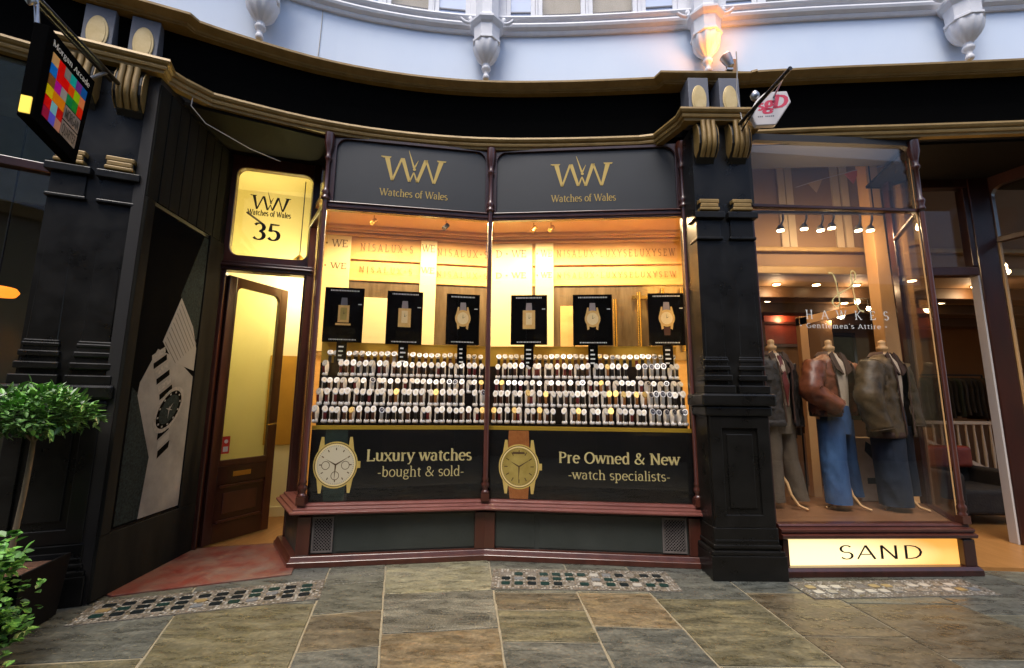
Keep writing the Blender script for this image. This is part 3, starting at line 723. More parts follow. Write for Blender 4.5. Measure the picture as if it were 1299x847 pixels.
# ------------------------------------------------------------------ paired piers
def make_pier(label):
    t = thing('pilaster', label, 'pilaster', (0, 0, 0))
    m = MB(); m.box(-.26, .26, .06, .44, 0, 3.985); part('backing', m, 'black_paint', t)
    m = MB(); m.box(-.305, .305, -.005, .05, 0, .19); m.box(-.295, .295, .05, .36, 0, .19)
    part('plinth', m, 'black_paint', t, bevel=.006)
    m = MB()
    for z, h, e in ((.19, .035, .0), (.24, .03, .02), (.285, .025, .035), (.345, .02, .05)):
        m.box(-.295 + e, .295 - e, .0 + e * .6, .33, z, z + h)
    m.box(-.265, .265, .025, .33, .19, .40); part('base_moulding', m, 'black_paint', t, bevel=.008)
    m = MB(); m.box(-.25, .25, .05, .33, .40, 1.30); part('pedestal', m, 'black_paint', t, bevel=.004)
    m = MB()
    F = Frame((-.25, .05), (.25, .05))
    frame_round(m, F, (.0, .50), (.40, 1.30), .10, .40, .50, 1.20, .002, 0, .022)
    part('panel_frame', m, 'black_paint', t, bevel=.006)
    m = MB(); m.fbox(F, .14, .36, 0, .013, .55, 1.15); part('raised_panel', m, 'black_paint', t, bevel=.01)
    m = MB(); m.box(-.315, .315, -.012, .34, 1.385, 1.49); m.box(-.285, .285, .01, .33, 1.30, 1.385); part('pedestal_cap', m, 'black_paint', t, bevel=.018)
    for sx in (-.150, .150):
        m = MB()
        for z, h, e in ((1.49, .07, .0), (1.60, .05, .012), (1.69, .04, .022), (1.76, .03, .03)):
            m.box(sx - .135 + e, sx + .135 - e, .015 + e, .2, z, z + h)
        m.box(sx - .10, sx + .10, .05, .2, 1.49, 1.81)
        part('shaft_base', m, 'black_paint', t, bevel=.008)
        w0, w1 = .112, .098
        m = MB()
        def pl(w, y): return [(sx - w, .14), (sx - w, y + .03), (sx - w + .03, y), (sx + w - .03, y), (sx + w, y + .03), (sx + w, .14)]
        m.hexa([(x, y, 1.79) for x, y in pl(w0, .055)], [(x, y, 2.87) for x, y in pl(w1, .062)])
        part('shaft', m, 'black_paint', t)
        m = MB(); m.box(sx - .12, sx + .12, .03, .2, 2.875, 2.90); m.box(sx - .105, sx + .105, .045, .2, 2.90, 3.07)
        m.box(sx - .135, sx + .135, .005, .2, 3.07, 3.13)
        part('capital', m, 'black_paint', t, bevel=.006)
        # console: profile in depth and height, extruded across
        prof = [(.16, 3.135), (.0, 3.135), (.0, 3.24), (.07, 3.27), (.10, 3.36), (.10, 3.48), (.07, 3.58), (.01, 3.66), (-.05, 3.70), (-.075, 3.76), (-.08, 3.84), (-.07, 3.91), (-.03, 3.995), (.16, 3.995)]
        m = MB(); m.hexa([(sx - .085, y + .02, z) for y, z in prof], [(sx + .085, y + .02, z) for y, z in prof])
        cn = part('console', m, 'black_paint', t, bevel=.004)
        m = MB()
        for k in (-1, 0, 1):
            m.tube([(sx + k * .046, .02 - .083 + (.012 if z > 3.90 or z < 3.72 else 0) + max(0, 3.72 - z) * .9, z) for z in (3.66, 3.70, 3.75, 3.80, 3.87, 3.94, 3.985)], .022, 8)
        part('fluted_scroll', m, 'gold_paint', cn)
        m = MB(); m.box(sx - .09, sx + .09, -.002, .10, 3.14, 3.17); m.box(sx - .08, sx + .08, .002, .10, 3.17, 3.21); m.box(sx - .09, sx + .09, .005, .1, 3.21, 3.25)
        part('gold_foot', m, 'gold_paint', cn, bevel=.008)
        for e in (-1, 1):
            m = MB(); m.hexa([(sx + e * .087, y + .02, z) for y, z in prof[7:]], [(sx + e * .093, y + .02, z) for y, z in prof[7:]])
            part('scroll_side', m, 'gold_paint', cn)
        m = MB(); m.box(sx - .098, sx + .098, .10, .3, 4.115, 4.545); b = part('medallion_block', m, 'grey_paint', t, bevel=.004)
        F2 = Frame((sx - .1, .10), (sx + .1, .10))
        m = MB(); m.disc(F2, .1, 4.31, .072, .15, 0, .010, 28); part('medallion', m, 'pale_gold', b, bevel=.008)
        m = MB(); m.disc(F2, .1, 4.31, .056, .128, .010, .014, 28); part('medallion_centre', m, 'pale_gold', b, bevel=.004)
    return t
pier = make_pier('black paired pilaster with gold consoles between the watch shop and the clothes shop')
pier2 = copy_tree(pier)
pier.location = (PR.x, PR.y, 0)
pier2.location = (PL.x, PL.y, 0); pier2.rotation_euler.z = AL
pier2['label'] = 'black paired pilaster with gold consoles at the left, behind the clipped tree'
for p in (pier, pier2): p['group'] = 'black paired pilasters'

# ------------------------------------------------------------------ lobby side wall with boards and poster
LW0, LW1 = (-2.876, 3.30), (-2.965, 4.43)
FLW = Frame(LW1, LW0)                     # outward normal faces the doorway
if FLW.n.x < 0: FLW = Frame(LW0, LW1)
def lw(u): return (FLW.L - u - .09) if (FLW.a - Vector(LW1)).length < .01 else u + .09   # u = metres in from the street corner
lob = thing('lobby_wall', 'black panelled side wall of the recessed doorway, left of the door', 'wall', (-2.95, 3.9, 0))
m = MB(); m.fbox(FLW, 0, FLW.L, -.10, -.012, 0, 4.0); part('backing', m, 'lobby_dark', lob)
m = MB(); m.fbox(FLW, 0, FLW.L, -.012, .012, 0.012, .44); part('dado_panel', m, 'lobby_board', lob, bevel=.004)
n = 9
for i in range(n):
    a = i * FLW.L / n; m = MB(); m.fbox(FLW, a + .004, a + FLW.L / n - .004, -.011, .004 + .002 * (i % 2), 2.97 if True else 0, 3.93)
    part('board', m, 'lobby_board', lob, bevel=.004)
m = MB(); m.fbox(FLW, min(lw(-.09), lw(.0)), max(lw(-.09), lw(.0)), -.011, .016, .44, 2.965); part('stile', m, 'lobby_board', lob, bevel=.005)
m = MB(); m.fbox(FLW, min(lw(.76), lw(1.04)), max(lw(.76), lw(1.04)), -.011, .012, .44, 2.965); part('stile', m, 'lobby_board', lob, bevel=.005)
pos = thing('poster', 'black and white poster of a watch on a wrist, beside the door', 'poster', FLW.p(lw(.38), .005, .45))
m = MB(); m.fbox(FLW, min(lw(.01), lw(.75)), max(lw(.01), lw(.75)), -.01, .006, .46, 2.93); part('board', m, 'print_black', pos)
def pp(name, pts, d, mt, mbx=None):
    mbx = mbx or MB(); mbx.plate(FLW, [(lw(u), z) for u, z in pts], .006, d); return part(name, mbx, mt, pos)
pp('sleeve_print', [(.675, 2.915), (.445, 2.293), (.60, 2.05), (.695, 1.93), (.735, 1.95), (.745, 2.4), (.74, 2.92)], .0068, 'print_fabric')
pp('sleeve_print', [(.03, 1.48), (.12, 1.42), (.303, .932), (.261, .474), (.03, .474)], .0072, 'print_fabric')
pp('wrist_print', [(.101, 1.52), (.25, 1.80), (.475, 1.75), (.742, 1.60), (.742, .47), (.263, .47), (.303, .932), (.091, 1.42)], .0076, 'print_skin')
pp('cuff_print', [(.459, 2.275), (.294, 1.867), (.40, 1.76), (.473, 1.705), (.742, 1.655), (.742, 1.86), (.66, 2.05)], .0082, 'print_cuff')
m = MB()
for k in range(9):
    t = k / 9; m.plate(FLW, [(lw(.31 + .16 * t + .01), 1.86 + .40 * t), (lw(.48 + .26 * min(1, t * 1.1)), 1.70 + .22 * t), (lw(.48 + .26 * min(1, t * 1.1)), 1.71 + .22 * t), (lw(.31 + .16 * t + .01), 1.872 + .40 * t)], .0082, .0086)
part('cuff_stripe', m, 'print_cuff_line', pos)
def pe(cu, cz, ru, rz, d0, d1, name, mt, n_=26):
    mm = MB(); mm.plate(FLW, [(lw(cu + ru * math.cos(a_)), cz + rz * math.sin(a_) + .55 * ru * math.cos(a_)) for a_ in [2 * math.pi * k_ / n_ for k_ in range(n_)]], d0, d1); part(name, mm, mt, pos)
for i in range(6):       # bracelet links above and below the case
    u0, z0 = .22 + i * .028, 1.74 - i * .062
    m = MB(); m.plate(FLW, [(lw(u0 - .03), z0), (lw(u0 + .11), z0 + .09), (lw(u0 + .12), z0 + .045), (lw(u0 - .02), z0 - .045)], .0082, .0088); part('link_print', m, 'print_black' if i % 2 else 'print_steel', pos)
for i in range(3):
    u0, z0 = .37 + i * .012, 1.12 - i * .075
    m = MB(); m.plate(FLW, [(lw(u0), z0), (lw(u0 + .13), z0 + .08), (lw(u0 + .125), z0 + .02), (lw(u0 + .0), z0 - .06)], .0082, .0088); part('link_print', m, 'print_cuff' if i % 2 else 'print_black', pos)
pe(.47, 1.31, .175, .17, .0084, .0092, 'watch_case_print', 'print_steel')
pe(.47, 1.31, .145, .14, .0092, .0096, 'watch_bezel_print', 'print_black')
pe(.47, 1.31, .112, .108, .0096, .0099, 'watch_dial_print', 'print_fabric')
m = MB()
for k in range(12):
    a = 2 * math.pi * k / 12; c, s_ = math.cos(a), math.sin(a); cu, cz_ = .47 + .128 * c, 1.31 + .124 * s_ + .55 * .128 * c
    m.plate(FLW, [(lw(cu - .009), cz_ - .009), (lw(cu + .009), cz_ - .006), (lw(cu + .009), cz_ + .009), (lw(cu - .009), cz_ + .006)], .0099, .0102)
for a, l in ((40, .06), (150, .05), (265, .075), (95, .03), (330, .05)):
    c, s_ = math.cos(R(a)), math.sin(R(a)); m.plate(FLW, [(lw(.47 - s_ * .006), 1.31 + c * .008), (lw(.47 + l * c), 1.31 + l * s_ + .4 * l * c), (lw(.47 + s_ * .006), 1.31 - c * .008)], .0099, .0103)
part('watch_marks_print', m, 'print_cuff', pos, kind='stuff')

# ------------------------------------------------------------------ watch shop doorway and door
DF = Frame((-2.985, 4.43), (-2.16, 4.66))
dw = thing('door_frame', 'mahogany door frame with gold glazed toplight reading Watches of Wales 35', 'doorway', (-2.6, 4.55, 0))
m = MB(); m.fbox(DF, -.03, .06, -.06, .05, .012, 2.70); part('jamb', m, 'mahogany_dark', dw, bevel=.01)
m = MB(); m.fbox(DF, DF.L - .07, DF.L + .03, -.06, .05, .012, 2.70); part('jamb', m, 'mahogany_dark', dw, bevel=.01)
m = MB(); m.fbox(DF, -.03, DF.L + .03, -.06, .065, 2.70, 2.80); m.fbox(DF, -.02, DF.L + .02, -.06, .085, 2.735, 2.765); part('transom', m, 'mahogany_dark', dw, bevel=.012)
m = MB(); frame_round(m, DF, (-.03, DF.L + .03), (2.80, 4.0), .065, DF.L - .055, 2.87, 3.83, .09, -.04, .045); part('toplight_frame', m, 'mahogany', dw, bevel=.01)
m = MB(); m.fbox(DF, .03, DF.L - .03, -.006, .0, 2.84, 3.86); tl = part('toplight_pane', m, 'door_glass', dw)
sc_ = DF.s_of(-2.605, 4.53)
part('emblem', emblem(DF, sc_, 3.40, .39, .004), 'black_letter', tl)
part('lettering', text_mb(DF, sc_, 3.335, .055, 'Watches of Wales', d=.004, width=.42, thick=.16, thin=.09), 'black_letter', tl)
part('house_number', text_mb(DF, sc_ - .01, 3.07, .18, '35', d=.004, thick=.15, thin=.05), 'black_letter', tl)
# door leaf, standing open inwards
FD = Frame((-2.915, 4.455), (-2.64, 5.11))
L = FD.L
dr = thing('entrance_door', 'open mahogany shop door with tall glass pane left of the watch window', 'door', (-2.9, 4.46, .015))
m = MB(); m.fbox(FD, 0, .085, -.022, .022, .02, 2.66); part('stile', m, 'mahogany_dark', dr, bevel=.005)
m = MB(); m.fbox(FD, L - .09, L, -.022, .022, .02, 2.66); part('stile', m, 'mahogany', dr, bevel=.005)
m = MB(); frame_round(m, FD, (.085, L - .09), (.74, 2.66), .10, L - .105, .80, 2.56, .07, -.021, .021, (0, 0, 1, 1)); part('glazing_rail', m, 'mahogany', dr, bevel=.006)
m = MB(); m.fbox(FD, .09, L - .095, -.004, .004, .76, 2.60); pn = part('glass_pane', m, 'door_glass', dr)
m = MB(); m.fbox(FD, .086, L - .091, -.021, .021, .02, .20); m.fbox(FD, .086, L - .091, -.021, .021, .57, .74); m.fbox(FD, .086, L - .091, -.008, .008, .2, .57); part('lower_panel', m, 'mahogany_dark', dr, bevel=.004)
m = MB()
for z in (.215, .545): m.fbox(FD, .12, L - .12, .008, .030, z - .012, z + .012)
m.fbox(FD, .17, L - .17, .008, .018, .28, .48); part('panel_moulding', m, 'mahogany', dr, bevel=.006)
m = MB(); m.fbox(FD, .24, .44, .021, .027, .63, .68); part('letter_plate', m, 'brass', dr, bevel=.002)
m = MB(); m.tube([FD.p(L - .045, .02, 1.14), FD.p(L - .045, .06, 1.14), FD.p(L - .15, .065, 1.13)], .009); part('handle', m, 'brass', dr)
m = MB(); m.fbox(FD, .11, .19, .005, .006, .86, 1.03); st = part('sticker', m, 'sticker_red', pn)
m = MB(); m.fbox(FD, .125, .175, .006, .007, .88, .93); m.disc(FD, .15, .98, .02, .02, .006, .007, 12); part('sticker_print', m, 'sticker_white', st)

# ------------------------------------------------------------------ bay window of the watch shop
A = (-1.812, 4.107); Bp = (-.232, 4.357); Cp = (1.683, 4.193); A2 = (-2.20, 4.66)
C2 = (1.70, 4.45)
bay = thing('bay_window', 'mahogany framed watch shop bay window of two large panes with charcoal signs', 'shop window', (-.2, 4.3, 0))
bpath = [A2, A, Bp, Cp]
m = MB(); m.sweep(bpath, [(-.02, 0), (.115, 0), (.115, .045), (.10, .055), (.085, .085), (-.02, .085)]); part('plinth', m, 'mahogany', bay, bevel=.004)
m = MB(); m.sweep(bpath, [(-.15, .405), (.03, .405), (.045, .42), (.09, .428), (.125, .432), (.125, .448), (.095, .456), (.095, .47), (.06, .478), (.06, .495), (.03, .505), (-.15, .505)]); part('sill', m, 'sill_wood', bay, bevel=.004)
FA = Frame(A, Bp); FB = Frame(Bp, Cp); FR_ = Frame(A2, A)
for F, in ((FA,), (FB,), (FR_,)):
    m = MB(); m.fbox(F, .0, F.L, -.04, .03, .085, .405); part('stall_riser', m, 'panel_paint', bay)
for F, s0, s1 in ((FA, .30, 1.50), (FB, .08, .46), (FB, .50, 1.62)):
    m = MB(); m.fbox(F, s0, s1, .03, .036, .10, .395); part('riser_panel', m, 'panel_paint', bay, bevel=.002)
for F, s in ((FA, .03), (FA, 1.6 - .045), (FB, .045), (FB, FB.L - .05)):
    m = MB(); m.fbox(F, s - .055, s + .055, .02, .068 if s > .04 else .07, .086, .404); part('riser_post', m, 'mahogany', bay, bevel=.006)
def grille(F, s0, s1, z0, z1):
    m = MB(); frame_round(m, F, (s0, s1), (z0, z1), s0 + .015, s1 - .015, z0 + .015, z1 - .015, .002, .030, .046)
    g = part('vent_grille', m, 'grille', bay)
    m = MB(); m.fbox(F, s0 + .01, s1 - .01, .0302, .034, z0 + .01, z1 - .01); part('vent_backing', m, 'black_board', g)
    m = MB(); stp = .026; W = s1 - s0 - .03; H = z1 - z0 - .03
    for sg in (-1, 1):
        k = -H
        while k < W:
            a0 = max(0, k); a1 = min(W, k + H)
            za, zb = (a0 - k, a1 - k) if sg > 0 else (H - (a0 - k), H - (a1 - k))
            if a1 - a0 > .01: m.plate(F, [(s0 + .015 + a0, z0 + .015 + za), (s0 + .015 + a1, z0 + .015 + zb), (s0 + .015 + a1, z0 + .015 + zb + .008), (s0 + .015 + a0, z0 + .015 + za + .008)], .034, .040 + .001 * sg)
            k += stp
    part('lattice', m, 'grille', g)
grille(FA, .095, .27, .10, .395); grille(FB, FB.L - .33, FB.L - .12, .10, .395)
def turned_post(p, z0, z1, base=True, name='post', r=.024, mt='mahogany'):
    m = MB()
    if base:
        m.box(p[0] - .038, p[0] + .038, p[1] - .038, p[1] + .038, z0, z0 + .065)
        m.lathe((p[0], p[1], z0), [(.036, .065), (.04, .08), (.026, .09), (.022, .105), (.036, .13), (.038, .15), (.024, .17), (.03, .18), (.03, .195), (r, .21), (r, z1 - z0)], 14)
    else: m.lathe((p[0], p[1], z0), [(r, 0), (r, z1 - z0)], 12)
    part(name, m, mt, bay)
    m = MB()      # capital length, beside the sign boards
    m.lathe((p[0], p[1], z1), [(r, 0), (.04, .01), (.04, .03), (.028, .045), (.026, .06), (.038, .085), (.026, .11), (.02, .13), (.019, .40), (.026, .42), (.034, .44), (.024, .46), (.024, .5), (.04, .56), (.046, .60), (.046, 3.995 - z1)], 14)
    part('turned_column', m, mt, bay)
for p in (Bp,): turned_post((p[0] + .0, p[1] - .05), .50, 3.30)
turned_post((A[0] + .0, A[1] - .045), .50, 3.30); turned_post((Cp[0] - .01, Cp[1] - .04), .50, 3.30)
m = MB(); m.fbox(FR_, -.02, .07, -.05, .03, .5, 3.98); part('corner_post', m, 'mahogany_dark', bay, bevel=.008)
m = MB(); m.lathe((A[0] - .08, A[1] + .09, .5), [(.02, 0), (.034, .03), (.02, .07), (.03, .12), (.018, .17), (.018, 2.78)], 12); part('slim_post', m, 'mahogany_dark', bay)
for F, a, b in ((FA, .0, FA.L - .0), (FB, 0, FB.L)):
    m = MB(); m.fbox(F, a, b, -.03, .035, 3.245, 3.285); m.fbox(F, a, b, -.03, .05, 3.285, 3.30); m.fbox(F, a, b, -.03, .025, 3.225, 3.245)
    part('transom', m, 'mahogany', bay, bevel=.005)
m = MB(); m.fbox(FR_, 0, FR_.L, -.03, .035, 3.245, 3.30); part('transom', m, 'mahogany_dark', bay, bevel=.005)
for F in (FA, FB, FR_):
    m = MB(); m.fbox(F, .01, F.L - .01, -.012, -.006, .505, 3.24); part('window_pane', m, 'shop_glass', bay)
m = MB(); m.fbox(FR_, .01, FR_.L - .01, -.012, -.006, 3.3, 3.98); part('window_pane', m, 'shop_glass', bay)
def sign(F, s0, s1, sc0, zc, wd):
    m = MB(); frame_round(m, F, (0.0, F.L), (3.30, 4.0), s0, s1, 3.315, 3.972, .11, -.03, .022, (0, 0, 1, 1)); part('sign_frame', m, 'mahogany_dark', bay, bevel=.006)
    m = MB(); m.fbox(F, .02, F.L - .02, -.02, -.002, 3.301, 3.985); b = part('sign_board', m, 'charcoal_board', bay)
    part('emblem', emblem(F, sc0, zc, wd, .001), 'gold_letter', b)
    part('lettering', text_mb(F, sc0 + .015, zc - .165, .072, 'Watches of Wales', d=.001, width=wd * 1.05, thick=.10), 'gold_letter', b)
sign(FA, .06, FA.L - .06, FA.s_of(-1.015, 4.233), 3.585, .64)
sign(FB, .06, FB.L - .06, FB.s_of(.696, 4.278), 3.585, .62)
# lower black window panels with gold strip
for F in (FA, FB):
    m = MB(); m.fbox(F, .015, F.L - .015, -.03, -.014, .506, 1.135); b = part('lower_sign', m, 'window_black', bay)
    m = MB(); m.fbox(F, .015, F.L - .015, -.032, -.013, 1.137, 1.172); part('gold_strip', m, 'gold_strip', bay)
    D0 = -.0135
    if F is FA:
        sA = F.s_of(-.842, 4.261)
        part('lettering', text_mb(F, sA + .0, .855, .098, 'Luxury watches', d=D0, width=.965, thick=.145, thin=.06), 'gold_letter_pale', b)
        part('lettering', text_mb(F, sA + .02, .715, .085, '-bought & sold-', d=D0, width=.79, thick=.09, thin=.05), 'gold_letter_pale', b)
        sw = F.s_of(-1.575, 4.146); zw = .825; stp, rim, face = 'print_green', 'print_gold', 'print_dial_cream'
    else:
        sA = F.s_of(.996, 4.252)
        part('lettering', text_mb(F, sA, .845, .095, 'Pre Owned & New', d=D0, width=1.11, thick=.14, thin=.06), 'gold_letter_pale', b)
        part('lettering', text_mb(F, sA - .0, .70, .078, '-watch specialists-', d=D0, width=.93, thick=.09, thin=.05), 'gold_letter_pale', b)
        sw = F.s_of(.078, 4.33); zw = .80; stp, rim, face = 'print_leather', 'print_gold', 'print_dial_gold'
    d = D0
    m = MB(); m.plate(F, [(sw - .10, 1.132), (sw + .09, 1.132), (sw + .10, zw + .1), (sw - .11, zw + .1)], d - .001, d); m.plate(F, [(sw - .11, zw - .1), (sw + .10, zw - .1), (sw + .085, .51), (sw - .085, .51)], d - .001, d)
    part('strap_print', m, stp, b)
    m = MB()
    for sx in (-1, 1):
        for sz in (-1, 1): m.plate(F, [(sw + sx * .10, zw + sz * .12), (sw + sx * .155, zw + sz * .12), (sw + sx * .135, zw + sz * .245), (sw + sx * .112, zw + sz * .245)], d, d + .0008)
    m.disc(F, sw, zw, .192, .205, d, d + .0012, 40); m.plate(F, [(sw + .185, zw - .03), (sw + .215, zw - .03), (sw + .215, zw + .03), (sw + .185, zw + .03)], d, d + .001)
    part('case_print', m, rim, b)
    m = MB(); m.disc(F, sw, zw, .181, .193, d + .0012, d + .0015, 40); part('bezel_print', m, 'print_bezel_dark', b)
    m = MB(); m.disc(F, sw, zw, .174, .186, d + .0015, d + .0018, 40); part('bezel_print', m, 'print_bezel_light', b)
    m = MB(); m.disc(F, sw, zw, .162, .174, d + .0018, d + .002, 40); part('dial_print', m, face, b)
    m = MB()
    for k in range(60):
        a = R(6 * k); c, s_ = math.cos(a), math.sin(a); m.plate(F, [(sw + .150 * c - .0012 * s_, zw + .161 * s_ + .0012 * c), (sw + .159 * c - .0012 * s_, zw + .171 * s_ + .0012 * c), (sw + .159 * c + .0012 * s_, zw + .171 * s_ - .0012 * c), (sw + .150 * c + .0012 * s_, zw + .161 * s_ - .0012 * c)], d + .002, d + .0024)
    part('minute_track_print', m, 'dark_text', b, kind='stuff')
    m = MB(); e0, e1 = d + .002, d + .0026
    for k in range(12):
        a = R(30 * k); ra = .140; c, s_ = math.cos(a), math.sin(a); l = .02 if face == 'print_dial_cream' else .032
        w2 = .0045
        m.plate(F, [(sw + (ra - l) * c - w2 * s_, zw + (ra - l) * 1.07 * s_ + w2 * c), (sw + ra * c - w2 * s_, zw + ra * 1.07 * s_ + w2 * c), (sw + ra * c + w2 * s_, zw + ra * 1.07 * s_ - w2 * c), (sw + (ra - l) * c + w2 * s_, zw + (ra - l) * 1.07 * s_ - w2 * c)], e0, e1)
    for a, l in ((150, .10), (32, .13), (268, .14)):
        c, s_ = math.cos(R(a)), math.sin(R(a)); m.plate(F, [(sw - s_ * .007, zw + c * .007), (sw + l * c, zw + l * s_), (sw + s_ * .007, zw - c * .007)], e0 + .0004, e1 + .0004)
    if face == 'print_dial_cream':
        for cx_, cz_ in ((-.085, -.005), (.085, -.005), (0, -.095)):
            q = arc(cx_, cz_, .036, .038, 0, 360, 20)
            for i in range(20):
                (x0, y0), (x1, y1) = q[i], q[i + 1]
                m.plate(F, [(sw + x0, zw + y0), (sw + x1, zw + y1), (sw + cx_ + (x1 - cx_) * .86, zw + cz_ + (y1 - cz_) * .86), (sw + cx_ + (x0 - cx_) * .86, zw + cz_ + (y0 - cz_) * .86)], e0, e1)
    else:
        m.plate(F, [(sw - .065, zw + .115), (sw + .055, zw + .115), (sw + .05, zw + .135), (sw - .06, zw + .135)], e0, e1)
    part('dial_marks_print', m, 'dark_text', b)

# ------------------------------------------------------------------ inside the watch window
WL = Frame((-2.40, 5.055), (-.33, 5.36)); WR = Frame((-.33, 5.36), (2.18, 5.17))
cas = thing('watch_display_case', 'lit amber and cream back wall and ceiling inside the watch window', 'display case', (0, 5.3, 0))
m = MB(); m.prism([(-2.22, 4.70), (-1.87, 4.19), (-.232, 4.435), (1.72, 4.27), (2.2, 5.2), (-.33, 5.40), (-2.42, 5.09)], 3.46, 3.52); part('case_ceiling', m, 'case_ceiling', cas)
for F in (WL, WR):
    m = MB(); m.fbox(F, 0, F.L, -.10, -.01, 0.0, 3.46); part('back_wall', m, 'amber_panel', cas)
    m = MB(); m.fbox(F, 0, F.L, 0, .05, 3.39, 3.42); m.fbox(F, 0, F.L, 0, .08, 3.42, 3.46); m.fbox(F, 0, F.L, 0, .03, 3.345, 3.375); part('crown_moulding', m, 'amber_panel', cas, bevel=.006)
    m = MB(); m.fbox(F, 0, F.L, 0.001, .018, 3.06, 3.09); m.fbox(F, 0, F.L, .001, .02, 2.80, 2.83); part('picture_rail', m, 'amber_panel', cas, bevel=.004)
    m = MB(); m.fbox(F, 0, F.L, -.009, .002, 1.9, 2.80); part('mirror_panel', m, 'bronze_mirror', cas)
# lit cream uprights
def by_px(F, x): return F.s_of(x, F.a.y + (F.b.y - F.a.y) * (x - F.a.x) / (F.b.x - F.a.x))
ups = [(WL, -2.42, -1.93), (WL, -1.12, -.93), (WR, -.27, .24), (WR, .28, .50)]
for F, x0, x1 in ups:
    m = MB(); m.fbox(F, by_px(F, x0), by_px(F, x1), .003, .028, 1.95, 3.34); part('cream_upright', m, 'cream_panel', cas, bevel=.004)
m = MB(); m.fbox(WL, by_px(WL, -1.93), by_px(WL, -1.30), .003, .02, 2.0, 2.60); part('cream_panel', m, 'cream_panel', cas, bevel=.003)
m = MB(); m.fbox(WR, by_px(WR, .58), by_px(WR, .95), .003, .015, 2.0, 2.55); part('cream_panel', m, 'amber_panel', cas, bevel=.003)
for x, w_, z1 in ((-.62, .03, 2.56), (-.42, .03, 2.56), (.74, .02, 2.5), (1.22, .05, 2.62), (1.50, .05, 2.70), (1.62, .03, 2.66), (1.78, .04, 2.75), (2.0, .05, 2.75)):  # arcade stripes reflected in the mirror, built as brass rods and a rail
    F = WL if x < -.33 else WR; s = by_px(F, x)
    m = MB(); m.tube([F.p(s, .05, 2.0), F.p(s, .05, z1)], w_ / 2, 10); part('mirrored_rod', m, 'brass', cas)
m = MB(); m.fbox(WR, by_px(WR, 1.42), by_px(WR, 1.70), .03, .07, 2.62, 2.66); part('mirrored_rail', m, 'brass', cas)
for F, s, z, t, mt in ((WL, by_px(WL, -2.15), 3.18, 'D • WE', 'dark_text'), (WL, by_px(WL, -1.03), 3.18, 'WE', 'dark_text'), (WR, by_px(WR, -.02), 3.15, 'D • WE', 'dark_text'), (WR, by_px(WR, .385), 3.15, '• WE', 'dark_text'),
                       (WL, by_px(WL, -1.52), 3.16, 'N I S A L U X • S', 'amber_text'), (WL, by_px(WL, -.62), 3.15, 'N I S A L U X • S', 'amber_text'), (WR, by_px(WR, 1.25), 3.15, 'N I S A L U X • L U X Y S E L U X Y S E W', 'amber_text')):
    wd = {'D • WE': .38, 'WE': .16, '• WE': .2, 'N I S A L U X • S': .62}.get(t, 1.42)
    for dz, hh in ((0, .11), (-.265, .085)):  # lower line copies the mirror reflection of the lettering as solid text
        part('lettering', text_mb(F, s, z + dz + .015, hh * .8, t, d=.032 if mt == 'dark_text' else .006, width=wd, thick=.09), mt, cas)
for a, b in (((-2.195, 4.71), (-2.405, 5.16)), ((1.74, 4.26), (2.19, 5.18))):
    F = Frame(a, b); m = MB(); m.fbox(F, 0, F.L, -.012, .012, 0, 3.46); part('side_wall', m, 'amber_panel' if a[0] < 0 else 'cream_wall', cas)
# downlights in the case ceiling
nl = 0
for F, off in ((FA, [.25, .65, 1.05, 1.42]), (FB, [.15, .5, .85, 1.2, 1.55])):
    for i, s in enumerate(off):
        p = F.p(s, -.50, 3.455)
        t = thing('downlight', 'small warm downlight, %s from the left in the watch window ceiling' % ordn(i + 1 + (0 if F is FA else 4)), 'ceiling light', p, 'downlights over the watch display')
        m = MB(); m.lathe(p, [(.045, 0), (.045, -.012), (.032, -.014)], 16); part('rim', m, 'brass', t)
        m = MB(); m.lathe((p[0], p[1], p[2] - .0145), [(.028, 0), (.028, -.003)], 14); part('bulb', m, 'bulb', t)
        ld = bpy.data.lights.new('downlight_lamp', 'SPOT'); ld.energy = 40; ld.color = (1.0, .70, .36); ld.spot_size = R(165); ld.spot_blend = .6; ld.shadow_soft_size = .03
        lo = bpy.data.objects.new('downlight_lamp', ld); col.objects.link(lo); lo.location = (0, 0, -.03); lo.parent = t
SWN = [1, 2, 3, 4]
for F, s in ((FA, .35), (FA, 1.15), (FB, .42), (FB, .62)):   # small swivel spots just behind the transom
    p = F.p(s, -.62, 3.40)
    t = thing('swivel_spot', 'small swivel spotlight, %s from the left at the watch window top' % ordn(SWN.pop(0)), 'spotlight', p, 'swivel spots at the top of the watch window')
    m = MB(); m.tube([(p[0], p[1], 3.46), (p[0], p[1], p[2])], .006); part('stem', m, 'brass', t)
    m = MB(); m.tube([(p[0] + .02, p[1], p[2] + .01), (p[0] - .02, p[1] - .03, p[2] - .05)], .026, 10); part('lamp_head', m, 'dark_metal' if s > 1 else 'brass', t)

